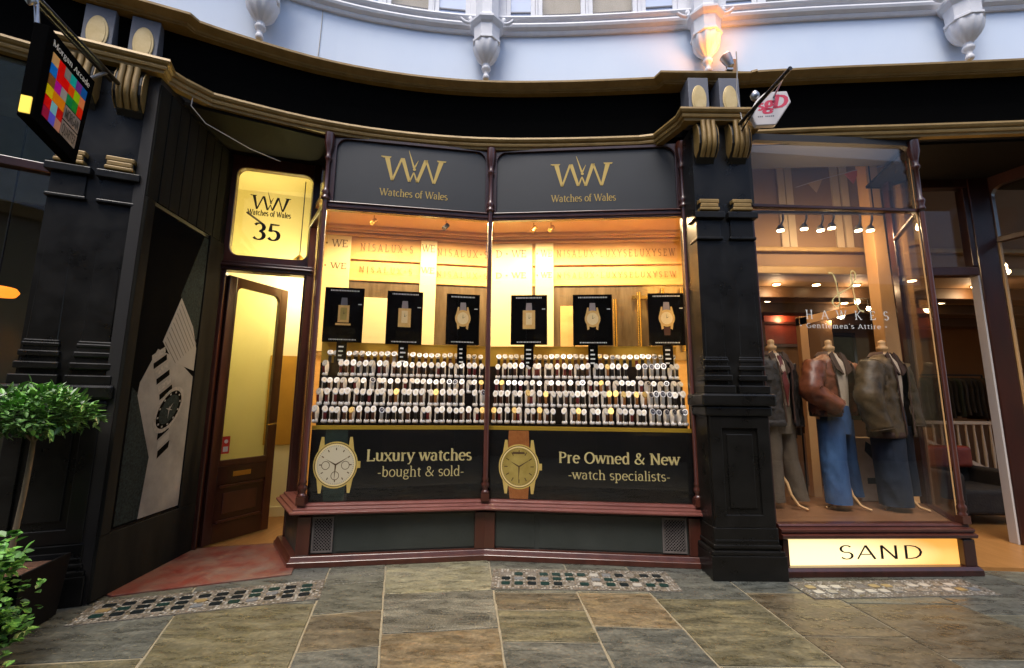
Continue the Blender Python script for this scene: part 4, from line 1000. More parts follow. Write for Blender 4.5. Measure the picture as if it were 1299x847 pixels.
# ------------------------------------------------------------------ stepped watch stand and watches
stand = thing('watch_stand', 'black stepped stand with gold back board that carries the rows of watches', 'display stand', (0, 4.6, 0))
ROWS = [(.46, 1.775, 'top'), (.375, 1.638, 'second'), (.29, 1.482, 'middle'), (.205, 1.350, 'fourth'), (.12, 1.190, 'bottom')]
def off_poly(d0, d1):
    """plan strip behind both panes between offsets d0 and d1"""
    def pts(d):
        a = FA.p(.05 - d * .25, -d, 0)[:2]; c = FB.p(FB.L - .04 + d * .1, -d, 0)[:2]
        h = (FA.n + FB.n).normalized(); h = h / h.dot(FA.n)
        b = (Bp[0] - h.x * d, Bp[1] - h.y * d)
        return [a, b, c]
    return pts(d0) + pts(d1)[::-1]
for i, (d, z, nm) in enumerate(ROWS):
    m = MB(); m.prism(off_poly(d - .042, (ROWS[i - 1][0] - .043) if i else d + .05), .51 if i == 4 else ROWS[min(i + 1, 4)][1] - .05, z)
    part('step', m, 'display_black', stand)
m = MB(); m.prism(off_poly(.515, .535), 1.75, 1.99); part('gold_board', m, 'display_gold', stand)
m = MB(); m.prism(off_poly(.512, .54), 1.99, 2.0); part('board_edge', m, 'gold_strip', stand)
def watch_mesh(strap, dial, case, top_row=False):
    m = MB()
    # materials: 0 cuff, 1 strap, 2 dial, 3 case
    if top_row:
        m.box(-.012, .012, -.01, .01, 0, .05, 1)
        cz = .073
    else:
        m.lathe((0, -.014, 0), [(.012, 0), (.0195, .003), (.0215, .010), (.018, .019), (.010, .024)], 12, 0)
        N = 14; out = [(-.008 + .028 * math.cos(a), .048 + .042 * math.sin(a)) for a in [2 * math.pi * k / N for k in range(N)]]
        m.hexa([(-.0095, y, z) for y, z in out], [(.0095, y, z) for y, z in out], 0)
        out2 = [(-.008 + .031 * math.cos(a), .048 + .045 * math.sin(a)) for a in [math.pi * (.95 + .55 * k / 7) for k in range(8)]]
        m.add([(-.0105, y, z) for y, z in out2] + [(.0105, y, z) for y, z in out2], [(k, k + 1, k + 9, k + 8) for k in range(7)], 1, True)
        cz = .072
    n = Vector((0, -.86, .5)).normalized(); e1 = Vector((1, 0, 0)); e2 = n.cross(e1)
    c0 = Vector((0, -.026 if not top_row else -.012, cz))
    for r, h0, h1, mi in ((.0200, 0, .006, 3), (.0152, .006, .007, 2)):
        N = 12; b = [c0 + n * h0 + (e1 * math.cos(a) + e2 * math.sin(a)) * r for a in [2 * math.pi * k / N for k in range(N)]]
        t = [p + n * (h1 - h0) for p in b]; m.hexa(b, t, mi)
    for (ax, az) in ((.006, .010), (.009, -.004)):
        q = c0 + n * .0078; m.add([q - e1 * .0012 * 1.0, q + e1 * ax + e2 * az, q + e1 * .0012, q - e1 * ax * .3 - e2 * az * .3], [(0, 1, 2, 3)], 1)
    if top_row: m.lathe((0, 0, cz + .0), [(.012, -.02), (.022, 0), (.016, .018)], 10, 0)
    me = m.mesh('wristwatch', ['cuff_white', strap, dial, case])
    import bmesh
    bm = bmesh.new(); bm.from_mesh(me); bmesh.ops.recalc_face_normals(bm, faces=bm.faces); bm.to_mesh(me); bm.free()
    return me
KIND = [('white-dialled', 'black', 'strap_black', 'dial_white', 'case_steel'), ('white-dialled', 'brown', 'strap_brown', 'dial_white', 'case_steel'), ('white-dialled', 'dark red', 'strap_red', 'dial_white', 'case_steel'),
        ('gold-cased', 'tan', 'strap_tan', 'dial_gold', 'case_gold'), ('dark-dialled', 'steel', 'case_steel', 'dial_dark', 'case_steel')]
wm = {}
for ri, (d, z, nm) in enumerate(ROWS):
    for F, side, cnt in ((FA, 'left', 25), (FB, 'right', 30)):
        seen_n = 0
        for k in range(cnt):
            s = .055 + k * (F.L - .09) / (cnt - 1) + random.uniform(-.004, .004)
            if F is FA: s = .02 + k * (F.L - .055) / (cnt - 1) + random.uniform(-.004, .004)
            x = (k + ri * 3) % 29
            rr = random.random()
            if rr > .985 and ri: continue      # an empty place now and then
            if side == 'right' and 17 < k < 24 and ri in (1, 3): kd = 3 if rr < .6 else 0
            elif side == 'right' and k >= 24: kd = 4 if rr < .6 else 0
            elif side == 'left' and k < 3 and ri in (1, 3): kd = 2
            elif rr < .5: kd = 0
            elif rr < .78: kd = 1
            elif rr < .9: kd = 2
            elif rr < .95: kd = 3
            else: kd = 4
            seen_n += 1
            key = (kd, ri == 0)
            K = KIND[kd]
            if key not in wm: wm[key] = watch_mesh(K[2], K[3], K[4], ri == 0)
            o = bpy.data.objects.new('wristwatch', wm[key]); col.objects.link(o)
            o.location = F.p(s, -d + .002, z + .0005); sl = random.uniform(1.22, 1.34); o.scale = (sl, sl, sl * (1.1, 1.38, 1.2, 1.42, 1.34)[ri])
            o.rotation_euler.z = math.atan2(F.u.y, F.u.x) + random.uniform(-.4, .4)
            tag(o, '%s watch on %s strap, %s from the left in the %s row, %s pane' % (K[0], K[1], ordn(seen_n), nm, side), 'watch', 'wristwatches on the stepped stand')
# ------------------------------------------------------------------ display cards on black stems
CARDS = [(-1.746, 4.55, .39, 1.989, 2.562, 'sq', 'leftmost'), (-1.136, 4.64, .37, 1.983, 2.551, 'sq2', 'second'), (-.523, 4.66, .35, 1.99, 2.532, 'rd', 'third'),
         (.178, 4.66, .385, 1.997, 2.531, 'sq2', 'fourth'), (.849, 4.64, .41, 1.995, 2.538, 'rd', 'fifth'), (1.60, 4.55, .37, 1.991, 2.539, 'ch', 'rightmost')]
desc = {'sq': 'with a small square gold watch', 'sq2': 'with a rectangular gold watch', 'rd': 'with a round gold watch on a grey strap', 'ch': 'with a gold chronograph on a dark strap'}
for x, y, w_, z0, z1, k, nm in CARDS:
    F0 = FA if x < -.3 else FB
    F = Frame((x - F0.u.x * w_ / 2, y - F0.u.y * w_ / 2), (x + F0.u.x * w_ / 2, y + F0.u.y * w_ / 2))
    t = thing('display_card', 'black advert card %s, %s of six' % (desc[k], nm), 'card', (x, y, 1.76), 'advert cards above the watches')
    m = MB(); m.fbox(F, 0, w_, -.006, .006, z0, z1); c = part('card', m, 'print_black', t)
    m = MB(); m.fbox(F, w_ / 2 - .05, w_ / 2 + .05, -.008, .004, 1.76, z0 - .001); stem = part('stem', m, 'print_black', t)
    cx_ = w_ / 2; cz = (z0 + z1) / 2 + .01
    m = MB()
    m.plate(F, [(cx_ - .035, cz + .08), (cx_ + .035, cz + .08), (cx_ + .028, cz + .17), (cx_ - .028, cz + .17)], .006, .0068)
    part('strap_print', m, 'sign_grey' if k != 'sq' else 'grey_paint', c)
    m = MB()
    if k == 'sq': m.fbox(F, cx_ - .055, cx_ + .055, .006, .0075, cz - .09, cz + .09); m.fbox(F, cx_ - .075, cx_ + .075, .006, .007, cz - .12, cz - .10)
    elif k == 'sq2': m.fbox(F, cx_ - .065, cx_ + .065, .006, .0075, cz - .11, cz + .09)
    else:
        m.disc(F, cx_, cz, .082, .09, .006, .0075, 28)
        for sx in (-1, 1): m.plate(F, [(cx_ + sx * .04, cz + .12), (cx_ + sx * .055, cz + .12), (cx_ + sx * .075, cz + .03), (cx_ + sx * .055, cz - .12), (cx_ + sx * .035, cz - .11)], .0058, .0072)
    part('case_print', m, 'card_gold', c)
    m = MB()
    if k in ('sq', 'sq2'): m.fbox(F, cx_ - .032, cx_ + .032, .0075, .0082, cz - .065, cz + .065)
    else: m.disc(F, cx_, cz, .06, .066, .0075, .0082, 24)
    part('dial_print', m, 'print_dial_gold' if k == 'sq' else 'card_dial', c)
    m = MB(); m.plate(F, [(cx_ - .003, cz), (cx_ + .003, cz), (cx_ + .001, cz + .05)], .0082, .0088); m.plate(F, [(cx_, cz - .003), (cx_, cz + .003), (cx_ + .03, cz + .02)], .0082, .0088); part('hands_print', m, 'dark_text', c)
    if k == 'ch': m = MB(); m.plate(F, [(cx_ - .03, cz - .18), (cx_ + .03, cz - .18), (cx_ + .035, cz - .09), (cx_ - .035, cz - .09)], .006, .0068); part('strap_print', m, 'strap_brown', c)
    m = MB(); rnd = random.Random(int(x * 100))
    a = cx_ - w_ * .36
    while a < cx_ + w_ * .36:
        l = rnd.uniform(.006, .014); m.fbox(F, a, a + l, .006, .0066, z1 - .038, z1 - .024); a += l + .006
    a = cx_ - w_ * .33
    while a < cx_ + w_ * .33:
        l = rnd.uniform(.005, .012); m.fbox(F, a, a + l, .006, .0066, z0 + .022, z0 + .033); a += l + .006
    m.fbox(F, w_ - .055, w_ - .02, .006, .0066, cz + .10, cz + .108)
    for q in range(4): m.fbox(F, w_ / 2 - .028, w_ / 2 + rnd.uniform(.0, .028), .0042, .0048, 1.80 + q * .045, 1.815 + q * .045)
    part('print_lines', m, 'white_letter', c)

# ------------------------------------------------------------------ corridor behind the open door
cor = thing('corridor', 'warm yellow lit passage behind the open door of the watch shop', 'room', (-2.9, 5.4, 0))
m = MB(); m.prism([(-3.02, 4.49), (-2.15, 4.70), (-2.3, 5.9), (-4.0, 5.5)], -.01, .006); part('wood_floor', m, 'floor_wood', cor)
Fc = Frame((-4.0, 5.35), (-2.2, 5.85)); m = MB(); m.fbox(Fc, 0, Fc.L, -.06, 0, 0, 4.1); part('back_wall', m, 'yellow_wall', cor)
m = MB(); m.fbox(Fc, 1.0, 1.8, .001, .02, .85, 1.95); part('wall_panel', m, 'mustard', cor)
m = MB(); m.fbox(Fc, 0, Fc.L, .001, .02, .005, .12); part('skirting', m, 'cream_wall', cor, bevel=.004)
Fc2 = Frame((-2.62, 5.78), (-2.175, 4.71))
m = MB(); m.fbox(Fc2, 0, Fc2.L, .002, .022, 0, 4.1); part('side_wall', m, 'cream_wall', cor)
m = MB(); m.prism([(-4.02, 5.4), (-3.97, 5.42), (-3.0, 4.50), (-3.06, 4.47)], 0, 4.1); part('side_wall', m, 'yellow_wall', cor)
m = MB(); m.prism([(-3.06, 4.47), (-2.13, 4.74), (-2.18, 5.92), (-4.05, 5.5)], 4.1, 4.14); part('corridor_ceiling', m, 'cream_wall', cor)
# handrail piece seen through the toplight
m = MB(); m.tube([(-3.14, 5.0, 3.58), (-2.93, 5.0, 3.43)], .012); part('conduit', m, 'mahogany_dark', cor)
t = thing('passage_fill_lamp', 'added warm lamp lighting the passage, out of view behind the door transom', 'lamp', (-2.60, 5.25, 3.04))  # added lamp, hidden behind the transom to light the passage
m = MB(); m.lathe((-2.60, 5.25, 3.04), [(.05, 0), (.07, .04), (.02, .10)], 16); part('shade', m, 'brass', t)
m = MB(); m.lathe((-2.60, 5.25, 3.02), [(.03, 0), (.04, .015), (.03, .02)], 14); part('bulb', m, 'bulb_small', t)
m = MB(); m.tube([(-2.60, 5.25, 3.13), (-2.60, 5.25, 4.1)], .006); part('cord', m, 'dark_metal', t)
ld = bpy.data.lights.new('passage_fill_light', 'POINT'); ld.energy = 25; ld.color = (1.0, .88, .64); ld.shadow_soft_size = .08
lo = bpy.data.objects.new('passage_fill_light', ld); col.objects.link(lo); lo.location = (-.03, -.05, -.14); lo.parent = t
# lobby ceilings
m = MB(); m.prism([(-3.1, 3.5), (-1.75, 4.15), (-2.1, 4.72), (-3.1, 4.5)], 3.96, 3.99); part('lobby_ceiling', m, 'lobby_ceiling', kind='structure')
m = MB(); m.prism([(3.95, 4.1), (6.2, 3.9), (6.2, 5.0), (4.2, 5.0)], 3.96, 3.99); part('lobby_ceiling', m, 'lobby_ceiling', kind='structure')

# ------------------------------------------------------------------ clothes shop window
E_ = (2.262, 4.002); F_ = (3.915, 4.078); G_ = (4.36, 4.86); H_ = (5.14, 4.80)
FS = Frame(E_, F_); FS2 = Frame(F_, G_)
cw = thing('shopfront', 'mahogany framed clothes shop window with lit sign reading SAND below it', 'shop window', (3.1, 4.05, 0))
sp = [E_, F_, G_]
m = MB(); m.sweep(sp, [(-.02, 0), (.095, 0), (.095, .045), (.07, .07), (-.02, .07)]); part('plinth', m, 'mahogany_dark', cw, bevel=.004)
m = MB(); m.sweep(sp, [(-.05, .285), (.05, .285), (.085, .30), (.09, .325), (.06, .335), (.075, .35), (.075, .368), (.04, .378), (.045, .392), (.03, .405), (-.05, .405)]); part('sill', m, 'mahogany', cw, bevel=.003)
m = MB(); m.fbox(FS, .0, FS.L, -.10, .0, .07, .285); m.fbox(FS2, .0, FS2.L, -.05, .03, .07, .285); part('stall_riser', m, 'mahogany_dark', cw)
m = MB(); m.fbox(FS, FS.L - .075, FS.L + .03, .001, .07, .071, .284); part('riser_post', m, 'mahogany_dark', cw, bevel=.006)
m = MB(); m.fbox(FS, .02, .07, .001, .05, .071, .284); part('riser_post', m, 'mahogany_dark', cw, bevel=.006)
m = MB(); m.fbox(FS, .072, FS.L - .078, .002, .022, .072, .283); lb = part('lit_sign', m, 'lightbox', cw, at=FS.p(FS.L / 2 , .01, .17))
part('lettering', text_mb(FS, .885, .120, .108, 'SAND', d=.025, width=.75, thick=.085, thin=.042, serif=False, track=.02), 'black_letter', lb)
for z0, z1 in ((.405, 3.24), (3.28, 3.93)):
    m = MB(); m.fbox(FS, .02, FS.L - .02, -.016, -.010, z0, z1); g = part('window_pane', m, 'shop_glass', cw)
    if z0 < 1: pane = g
    m = MB(); m.fbox(FS2, .02, FS2.L - .02, -.016, -.010, z0, z1); part('window_pane', m, 'shop_glass', cw)
m = MB(); m.fbox(FS, 0, FS.L, -.035, .02, 3.245, 3.275); m.fbox(FS2, 0, FS2.L, -.035, .02, 3.245, 3.275); part('transom', m, 'mahogany_dark', cw, bevel=.006)
m = MB(); frame_round(m, FS, (-.03, FS.L), (3.275, 4.0), .015, FS.L - .03, 3.276, 3.93, .07, -.03, .02, (0, 0, 1, 1)); part('head_frame', m, 'lobby_dark', cw, bevel=.004)
px_, py_ = F_
m = MB(); m.box(px_ - .035, px_ + .035, py_ - .06, py_ + .01, .405, .47)
m.lathe((px_, py_ - .025, .405), [(.034, .065), (.036, .08), (.024, .095), (.036, .12), (.034, .145), (.022, .165), (.028, .18), (.022, .2), (.022, 2.84)], 14); part('post', m, 'mahogany', cw)
m = MB(); m.lathe((px_, py_ - .025, 3.25), [(.022, 0), (.036, .01), (.036, .03), (.028, .05), (.04, .09), (.04, .11), (.022, .14), (.022, .42), (.036, .44), (.036, .46), (.026, .48), (.03, .52), (.05, .60), (.05, .72)], 14); part('turned_column', m, 'mahogany_dark', cw)
m = MB(); m.tube([(px_ - .025, py_ + .0, .41), (px_ - .025, py_ + .0, 3.9)], .006, 8); part('inner_post', m, 'oak', cw)
m = MB(); m.box(E_[0] - .04, E_[0] + .012, 4.0, 4.06, .405, 3.99); part('post', m, 'mahogany_dark', cw, bevel=.006)
# gold script and name on the glass
def ribbon(F, pts, w_, d, z0=0, s0=0, k=1):
    mb = MB(); n = len(pts); L_ = []; R_ = []
    for i in range(n):
        a = pts[max(i - 1, 0)]; b = pts[min(i + 1, n - 1)]; dx, dy = b[0] - a[0], b[1] - a[1]; l = math.hypot(dx, dy) or 1
        ww = w_ * (1 + .35 * math.sin(i * .7)) / 2; L_.append((pts[i][0] - dy / l * ww, pts[i][1] + dx / l * ww)); R_.append((pts[i][0] + dy / l * ww, pts[i][1] - dx / l * ww))
    for i in range(n - 1): mb.add([F.p(s0 + q[0] * k, d, z0 + q[1] * k) for q in (L_[i], L_[i + 1], R_[i + 1], R_[i])], [(0, 1, 2, 3)])
    return mb
def smooth2(P, n=6):
    out = []
    for i in range(len(P) - 1):
        p0 = P[max(i - 1, 0)]; p1 = P[i]; p2 = P[i + 1]; p3 = P[min(i + 2, len(P) - 1)]
        for t in [j / n for j in range(n)]:
            out.append(tuple(.5 * (2 * p1[c] + (p2[c] - p0[c]) * t + (2 * p0[c] - 5 * p1[c] + 4 * p2[c] - p3[c]) * t * t + (3 * p1[c] - p0[c] - 3 * p2[c] + p3[c]) * t ** 3) for c in (0, 1)))
    return out + [P[-1]]
# traced from the window script: two looping stems
q = [(-.155, .165), (-.12, .16), (-.095, .10), (-.085, 0), (-.075, -.11), (-.10, -.155), (-.14, -.13), (-.13, -.08), (-.05, -.02), (.04, .03), (.09, .10), (.105, .16), (.085, .19), (.06, .165), (.065, .06), (.075, -.06), (.10, -.17), (.15, -.20)]
sH = FS.s_of(3.08, 4.04)
part('script_letter', ribbon(FS, smooth2(q), .012, -.0085, 2.46, sH + .03, 1.0), 'gold_letter_pale', pane)
part('lettering', text_mb(FS, sH + .015, 2.185, .080, 'HAWKES', d=-.0085, t=.0005, width=.80, thick=.09, thin=.04, track=.75), 'white_letter', pane)
part('lettering', text_mb(FS, sH - .03, 2.10, .042, "• Gentlemen's Attire •", d=-.0085, t=.0005, width=.84, thick=.09, thin=.06, track=.12), 'white_letter', pane)
# door frame in the recess, clothes shop
GH = Frame(G_, H_)
cd = thing('door_frame', 'dark wooden door frame of the open clothes shop entrance at the right', 'doorway', (4.75, 4.83, 0))
m = MB(); m.fbox(GH, -.05, .03, -.05, .04, .03, 3.98); part('jamb', m, 'mahogany_dark', cd, bevel=.008)
m = MB(); m.fbox(GH, GH.L - .015, GH.L + .005, -.05, .045, .03, 2.83); part('jamb', m, 'jamb_white', cd, bevel=.004)
m = MB(); m.fbox(GH, GH.L + .006, GH.L + .22, -.05, .06, .03, 3.98); part('door_post', m, 'mahogany_dark', cd, bevel=.01)
m = MB(); m.fbox(GH, -.05, GH.L + .005, -.05, .05, 2.83, 2.93); part('transom', m, 'mahogany', cd, bevel=.01)
m = MB(); m.fbox(GH, .03, GH.L - .02, -.006, 0, 2.93, 3.86); part('toplight_pane', m, 'shop_glass', cd)
m = MB(); m.fbox(GH, -.05, GH.L + .005, -.05, .05, 3.86, 3.98); m.fbox(GH, GH.L - .05, GH.L + .004, -.05, .05, 2.935, 3.855); part('toplight_frame', m, 'mahogany_dark', cd, bevel=.006)
m = MB(); m.prism([(4.02, 4.13), (5.6, 4.02), (5.6, 4.95), (4.42, 4.95)], -.005, .03); part('threshold', m, 'floor_wood', kind='structure')
# next bay at the right edge
I_ = (5.38, 4.74); J_ = (5.62, 4.02)
FN = Frame(I_, J_)
nb = thing('neighbour_window', 'side pane of the next dark wooden shop window at the right edge', 'shop window', (5.5, 4.4, 0))
for z0, z1 in ((.45, 3.20), (3.26, 3.80)):
    m = MB(); m.fbox(FN, .02, FN.L, -.006, 0, z0, z1); part('window_pane', m, 'shop_glass', nb)
m = MB(); m.fbox(FN, 0, FN.L, -.03, .03, 3.20, 3.26); part('transom', m, 'mahogany_dark', nb, bevel=.005)
m = MB(); m.fbox(FN, 0, FN.L, -.03, .03, .0, .45); part('stall_riser', m, 'mahogany_dark', nb)
m = MB(); frame_round(m, FN, (-.03, FN.L), (3.26, 3.98), .02, FN.L - .03, 3.262, 3.84, .10, -.03, .03, (0, 0, 1, 1)); part('head_frame', m, 'mahogany_dark', nb)
m = MB(); m.fbox(FN, FN.L - .03, FN.L + .03, -.03, .03, .45, 3.98); part('post', m, 'mahogany_dark', nb)
m = MB(); m.fbox(FN, .006, .022, -.02, .02, .45, 3.20); part('bead', m, 'oak', nb)
Fnx = Frame(J_, (9.6, 3.45)); m = MB(); m.fbox(Fnx, 0, Fnx.L, -.03, .03, 0, .45); m.fbox(Fnx, 0, Fnx.L, -.03, .03, 3.84, 3.98); part('front_frame', m, 'mahogany_dark', nb)
m = MB(); m.fbox(Fnx, 0.03, Fnx.L, -.006, 0, .45, 3.84); part('window_pane', m, 'shop_glass', nb)

# ------------------------------------------------------------------ clothes shop interior
ro = thing('clothes_shop_room', 'brown walls, beamed ceiling and wooden floor inside the clothes shop', 'room', (5, 7, 0))
m = MB(); m.prism([(2.30, 4.20), (4.3, 4.95), (5.5, 4.95), (5.65, 4.02), (9.6, 3.5), (12.5, 4.0), (12.5, 9.6), (2.3, 9.6)], -.012, .004); part('wood_floor', m, 'floor_wood', ro)
m = MB(); m.prism([(2.28, 4.03), (3.88, 4.10), (4.30, 4.86), (4.2, 5.15), (2.28, 5.15)], .36, .398); part('window_platform', m, 'platform_wood', ro, bevel=.004)
m = MB(); m.box(2.28, 4.2, 5.12, 5.15, .004, .36); part('platform_front', m, 'mahogany_dark', ro)
m = MB(); m.box(2.20, 2.27, 4.1, 9.6, 0, 4.9); part('side_wall', m, 'brown_wall', ro)
m = MB(); m.box(2.2, 12.5, 9.6, 9.7, 0, 4.3); part('back_wall', m, 'brown_wall', ro)
m = MB(); m.box(12.5, 12.6, 4, 9.7, 0, 4.3); part('side_wall', m, 'brown_wall', ro)
m = MB(); m.prism([(2.27, 4.45), (3.9, 4.45), (6.6, 4.4), (12.5, 4.4), (12.5, 5.45), (2.27, 5.45)], 4.90, 4.95); part('shop_ceiling', m, 'tan_ceiling', ro)
m = MB(); m.box(2.27, 12.5, 5.45, 5.52, 3.02, 4.90); part('bulkhead', m, 'tan_ceiling', ro)
m = MB(); m.box(2.27, 12.5, 5.40, 5.45, 3.02, 3.12); m.box(2.27, 12.5, 5.36, 5.45, 3.30, 3.36); part('bulkhead_moulding', m, 'gold_paint', ro, bevel=.01)
m = MB(); m.box(2.27, 12.5, 5.52, 9.6, 3.06, 3.12); part('shop_ceiling', m, 'tan_ceiling', ro)
for y in (6.15, 7.2, 8.3):
    m = MB(); m.box(2.27, 12.5, y, y + .28, 2.90, 3.058); part('beam', m, 'ceiling_beam', ro, bevel=.01)
# arcade columns reflected in the upper pane, put in as pale strips
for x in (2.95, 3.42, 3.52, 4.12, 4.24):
    m = MB(); m.box(x, x + .09, 5.425, 5.449, 3.37, 4.89); part('column_reflection', m, 'column_reflection', ro)
oc_ = thing('oak_post', 'large pale oak post standing inside the clothes shop window', 'post', (4.42, 5.3, 0.4))
m = MB(); m.hexa([(4.37, 5.17, .005), (4.57, 5.17, .005), (4.57, 5.33, .005), (4.37, 5.33, .005)], [(4.37, 5.17, 4.88), (4.51, 5.17, 4.88), (4.51, 5.33, 4.88), (4.37, 5.33, 4.88)])
part('shaft', m, 'oak', oc_, bevel=.006)
oc_.location = (4.42, 5.3, 0)
oc_.children[0].location = (0, 0, 0)
sf = thing('timber_frame', 'pale timber frame with sloping lintel behind the brown leather jacket', 'frame', (3.75, 5.6, 0))
m = MB(); m.box(3.66, 3.76, 5.60, 5.68, .005, 2.52); part('upright', m, 'oak', sf, bevel=.004)
m = MB(); m.hexa([(3.66, 5.60, 2.40), (4.42, 5.60, 2.58), (4.42, 5.68, 2.58), (3.66, 5.68, 2.40)], [(3.66, 5.60, 2.50), (4.42, 5.60, 2.68), (4.42, 5.68, 2.68), (3.66, 5.68, 2.50)]); part('lintel', m, 'oak', sf, bevel=.004)
pc = thing('framed_picture', 'dark red framed picture on the back wall above the left mannequin', 'picture', (4.98, 8.05, 2.55))
m = MB(); m.box(4.62, 5.34, 8.06, 8.10, 2.5, 3.04); part('picture', m, 'picture_red', pc)
m = MB(); frame_round(m, Frame((4.56, 8.05), (5.40, 8.05)), (0, .84), (2.44, 2.9), .05, .79, 2.49, 2.86, .01, -.02, .02); part('frame', m, 'mahogany', pc)
m = MB(); m.box(2.3, 5.9, 8.12, 8.2, 0.004, 2.95); part('partition', m, 'brown_wall', ro)
pc2 = thing('framed_picture', 'dark framed picture on the back wall right of the oak post', 'picture', (7.0, 8.5, 2.3))
m = MB(); m.box(6.55, 7.35, 9.55, 9.58, 2.0, 2.9); part('picture', m, 'cloth_black', pc2)
m = MB(); frame_round(m, Frame((6.5, 9.55), (7.4, 9.55)), (0, .9), (1.95, 2.95), .06, .84, 2.01, 2.89, .01, -.01, .03); part('frame', m, 'mahogany_dark', pc2)
# clothes rails
def rack(x0, x1, y, z, label, seed, length=.75):
    rnd = random.Random(seed)
    t = thing('clothes_rail', label, 'clothes rail', ((x0 + x1) / 2, y, 0))
    m = MB(); m.tube([(x0, y, z), (x1, y, z)], .014); m.tube([(x0, y, 0.004), (x0, y, z)], .014); m.tube([(x1, y, 0.004), (x1, y, z)], .014); part('rail', m, 'dark_metal', t)
    x = x0 + .05
    while x < x1 - .03:
        mt = rnd.choice(['cloth_black', 'cloth_black', 'cloth_green', 'cloth_brown', 'dark_jacket', 'denim_dark'])
        L_ = length * rnd.uniform(.85, 1.1); w_ = .035; dp = .22
        rings = []
        for zz, k in ((z - L_, 1.05), (z - L_ * .6, .95), (z - .22, 1), (z - .10, .85), (z - .05, .3)):
            rings.append([(x + w_ * math.cos(a) * (1 + .25 * math.sin(3 * a + zz * 9)), y + dp * k * math.sin(a), zz) for a in [2 * math.pi * q_ / 12 for q_ in range(12)]])
        mm = MB(); mm.loft(rings); part('garment', mm, mt, t)
        x += rnd.uniform(.07, .10)
rack(5.3, 6.6, 7.6, 1.95, 'rail of dark jackets deep in the clothes shop, right of the oak post', 4)
rack(6.9, 8.3, 7.9, 1.95, 'rail of dark jackets seen through the open clothes shop doorway', 7)
rack(3.3, 4.6, 7.2, 1.75, 'rail of dark clothes behind the mannequins in the shop window', 9, .9)
# white balustrade
bl_ = thing('balustrade', 'white stair balustrade with spindles inside the clothes shop doorway', 'balustrade', (7.2, 7.0, 0))
m = MB(); m.box(6.15, 8.1, 6.98, 7.04, 1.13, 1.18); part('top_rail', m, 'white_rail', bl_, bevel=.006)
m = MB(); m.hexa([(6.2, 6.98, .93), (7.9, 6.98, .10), (7.9, 7.03, .10), (6.2, 7.03, .93)], [(6.2, 6.98, .99), (7.9, 6.98, .16), (7.9, 7.03, .16), (6.2, 7.03, .99)]); part('sloping_rail', m, 'white_rail', bl_)
for i in range(15):
    x = 6.25 + i * .125; m = MB(); m.lathe((x, 7.01, .3), [(.016, -.29), (.016, 0), (.024, .04), (.014, .1), (.024, .4), (.014, .72), (.016, .83)], 8); part('spindle', m, 'white_rail', bl_)
m = MB(); m.box(5.95, 6.15, 6.92, 7.1, 0.004, 1.25); part('newel_post', m, 'white_rail', bl_, bevel=.01)
# dark sofa
so = thing('armchair', 'dark upholstered armchair with a red edge just inside the clothes shop door', 'armchair', (5.55, 5.9, 0))
def cushion(x0, x1, y0, y1, z0, z1, mt, name):
    m = MB(); m.box(x0, x1, y0, y1, z0, z1); o = part(name, m, mt, so, bevel=.05); o.modifiers[0].segments = 4
cushion(5.35, 6.2, 5.55, 6.35, .12, .42, 'cloth_black', 'seat'); cushion(5.3, 6.25, 6.2, 6.45, .12, .85, 'cloth_black', 'backrest')
cushion(5.25, 5.42, 5.5, 6.3, .10, .62, 'cloth_black', 'armrest'); cushion(6.15, 6.3, 5.5, 6.3, .10, .62, 'cloth_black', 'armrest')
cushion(5.40, 6.15, 6.1, 6.28, .60, .88, 'picture_red', 'cushion')
m = MB()
for x in (5.32, 6.2):
    for y in (5.58, 6.36): m.box(x - .02, x + .02, y - .02, y + .02, .004, .14)
part('leg', m, 'mahogany_dark', so)
# white poster box behind mannequins
bx_ = thing('display_box', 'cream display box printed with a black mark, between the two jacket mannequins', 'box', (3.95, 5.0, .4))
m = MB(); m.box(3.72, 4.02, 4.93, 5.05, .400, 1.06); part('box', m, 'shirt_cream', bx_, bevel=.01)
m = MB(); Fb = Frame((3.72, 4.93), (4.02, 4.93)); m.plate(Fb, [(.10, 1.02), (.19, .96), (.17, .90), (.27, .82), (.26, .66), (.19, .70), (.17, .82), (.08, .92)], .001, .003); m.fbox(Fb, .08, .28, .001, .003, .58, .64); part('printed_mark', m, 'black_letter', bx_)
# ------------------------------------------------------------------ shop lights
SPX = [3.077, 3.351, 3.54, 3.67, 3.976, 4.112]
for x, z in ((3.077, 3.385), (3.351, 3.407), (3.54, 3.39), (3.67, 3.42), (3.976, 3.395), (4.112, 3.396)):
    t = thing('track_spotlight', 'lit chrome spotlight, %s from the left on the track behind the transom' % ordn(SPX.index(x) + 1), 'spotlight', (x, 4.9, 3.595), 'track spotlights over the mannequins')
    m = MB(); m.tube([(x + .06, 4.93, 3.595), (x + .06, 4.93, z + .14), (x + .0, 4.9, z + .03)], .012); part('stem', m, 'steel', t)
    m = MB(); m.lathe((x, 4.9, z), [(.045, 0), (.04, .03), (.02, .06)], 14); part('lamp_head', m, 'steel', t)
    m = MB(); m.lathe((x, 4.9, z - .004), [(.036, 0), (.036, -.004)], 14); part('bulb', m, 'bulb', t)
    ld = bpy.data.lights.new('spot_lamp', 'POINT'); ld.energy = 4.4; ld.color = (1.0, .68, .38); ld.shadow_soft_size = .04
    lo = bpy.data.objects.new('spot_lamp', ld); col.objects.link(lo); lo.location = (0, -.02, z - 3.595 - .05); lo.rotation_euler = (R(-22), 0, 0); lo.parent = t
m = MB(); m.box(2.5, 4.5, 4.91, 4.95, 3.60, 3.63); m.box(2.7, 2.71, 4.925, 4.935, 3.63, 4.9); m.box(4.2, 4.21, 4.925, 4.935, 3.63, 4.9); part('light_track', m, 'dark_metal', ro)
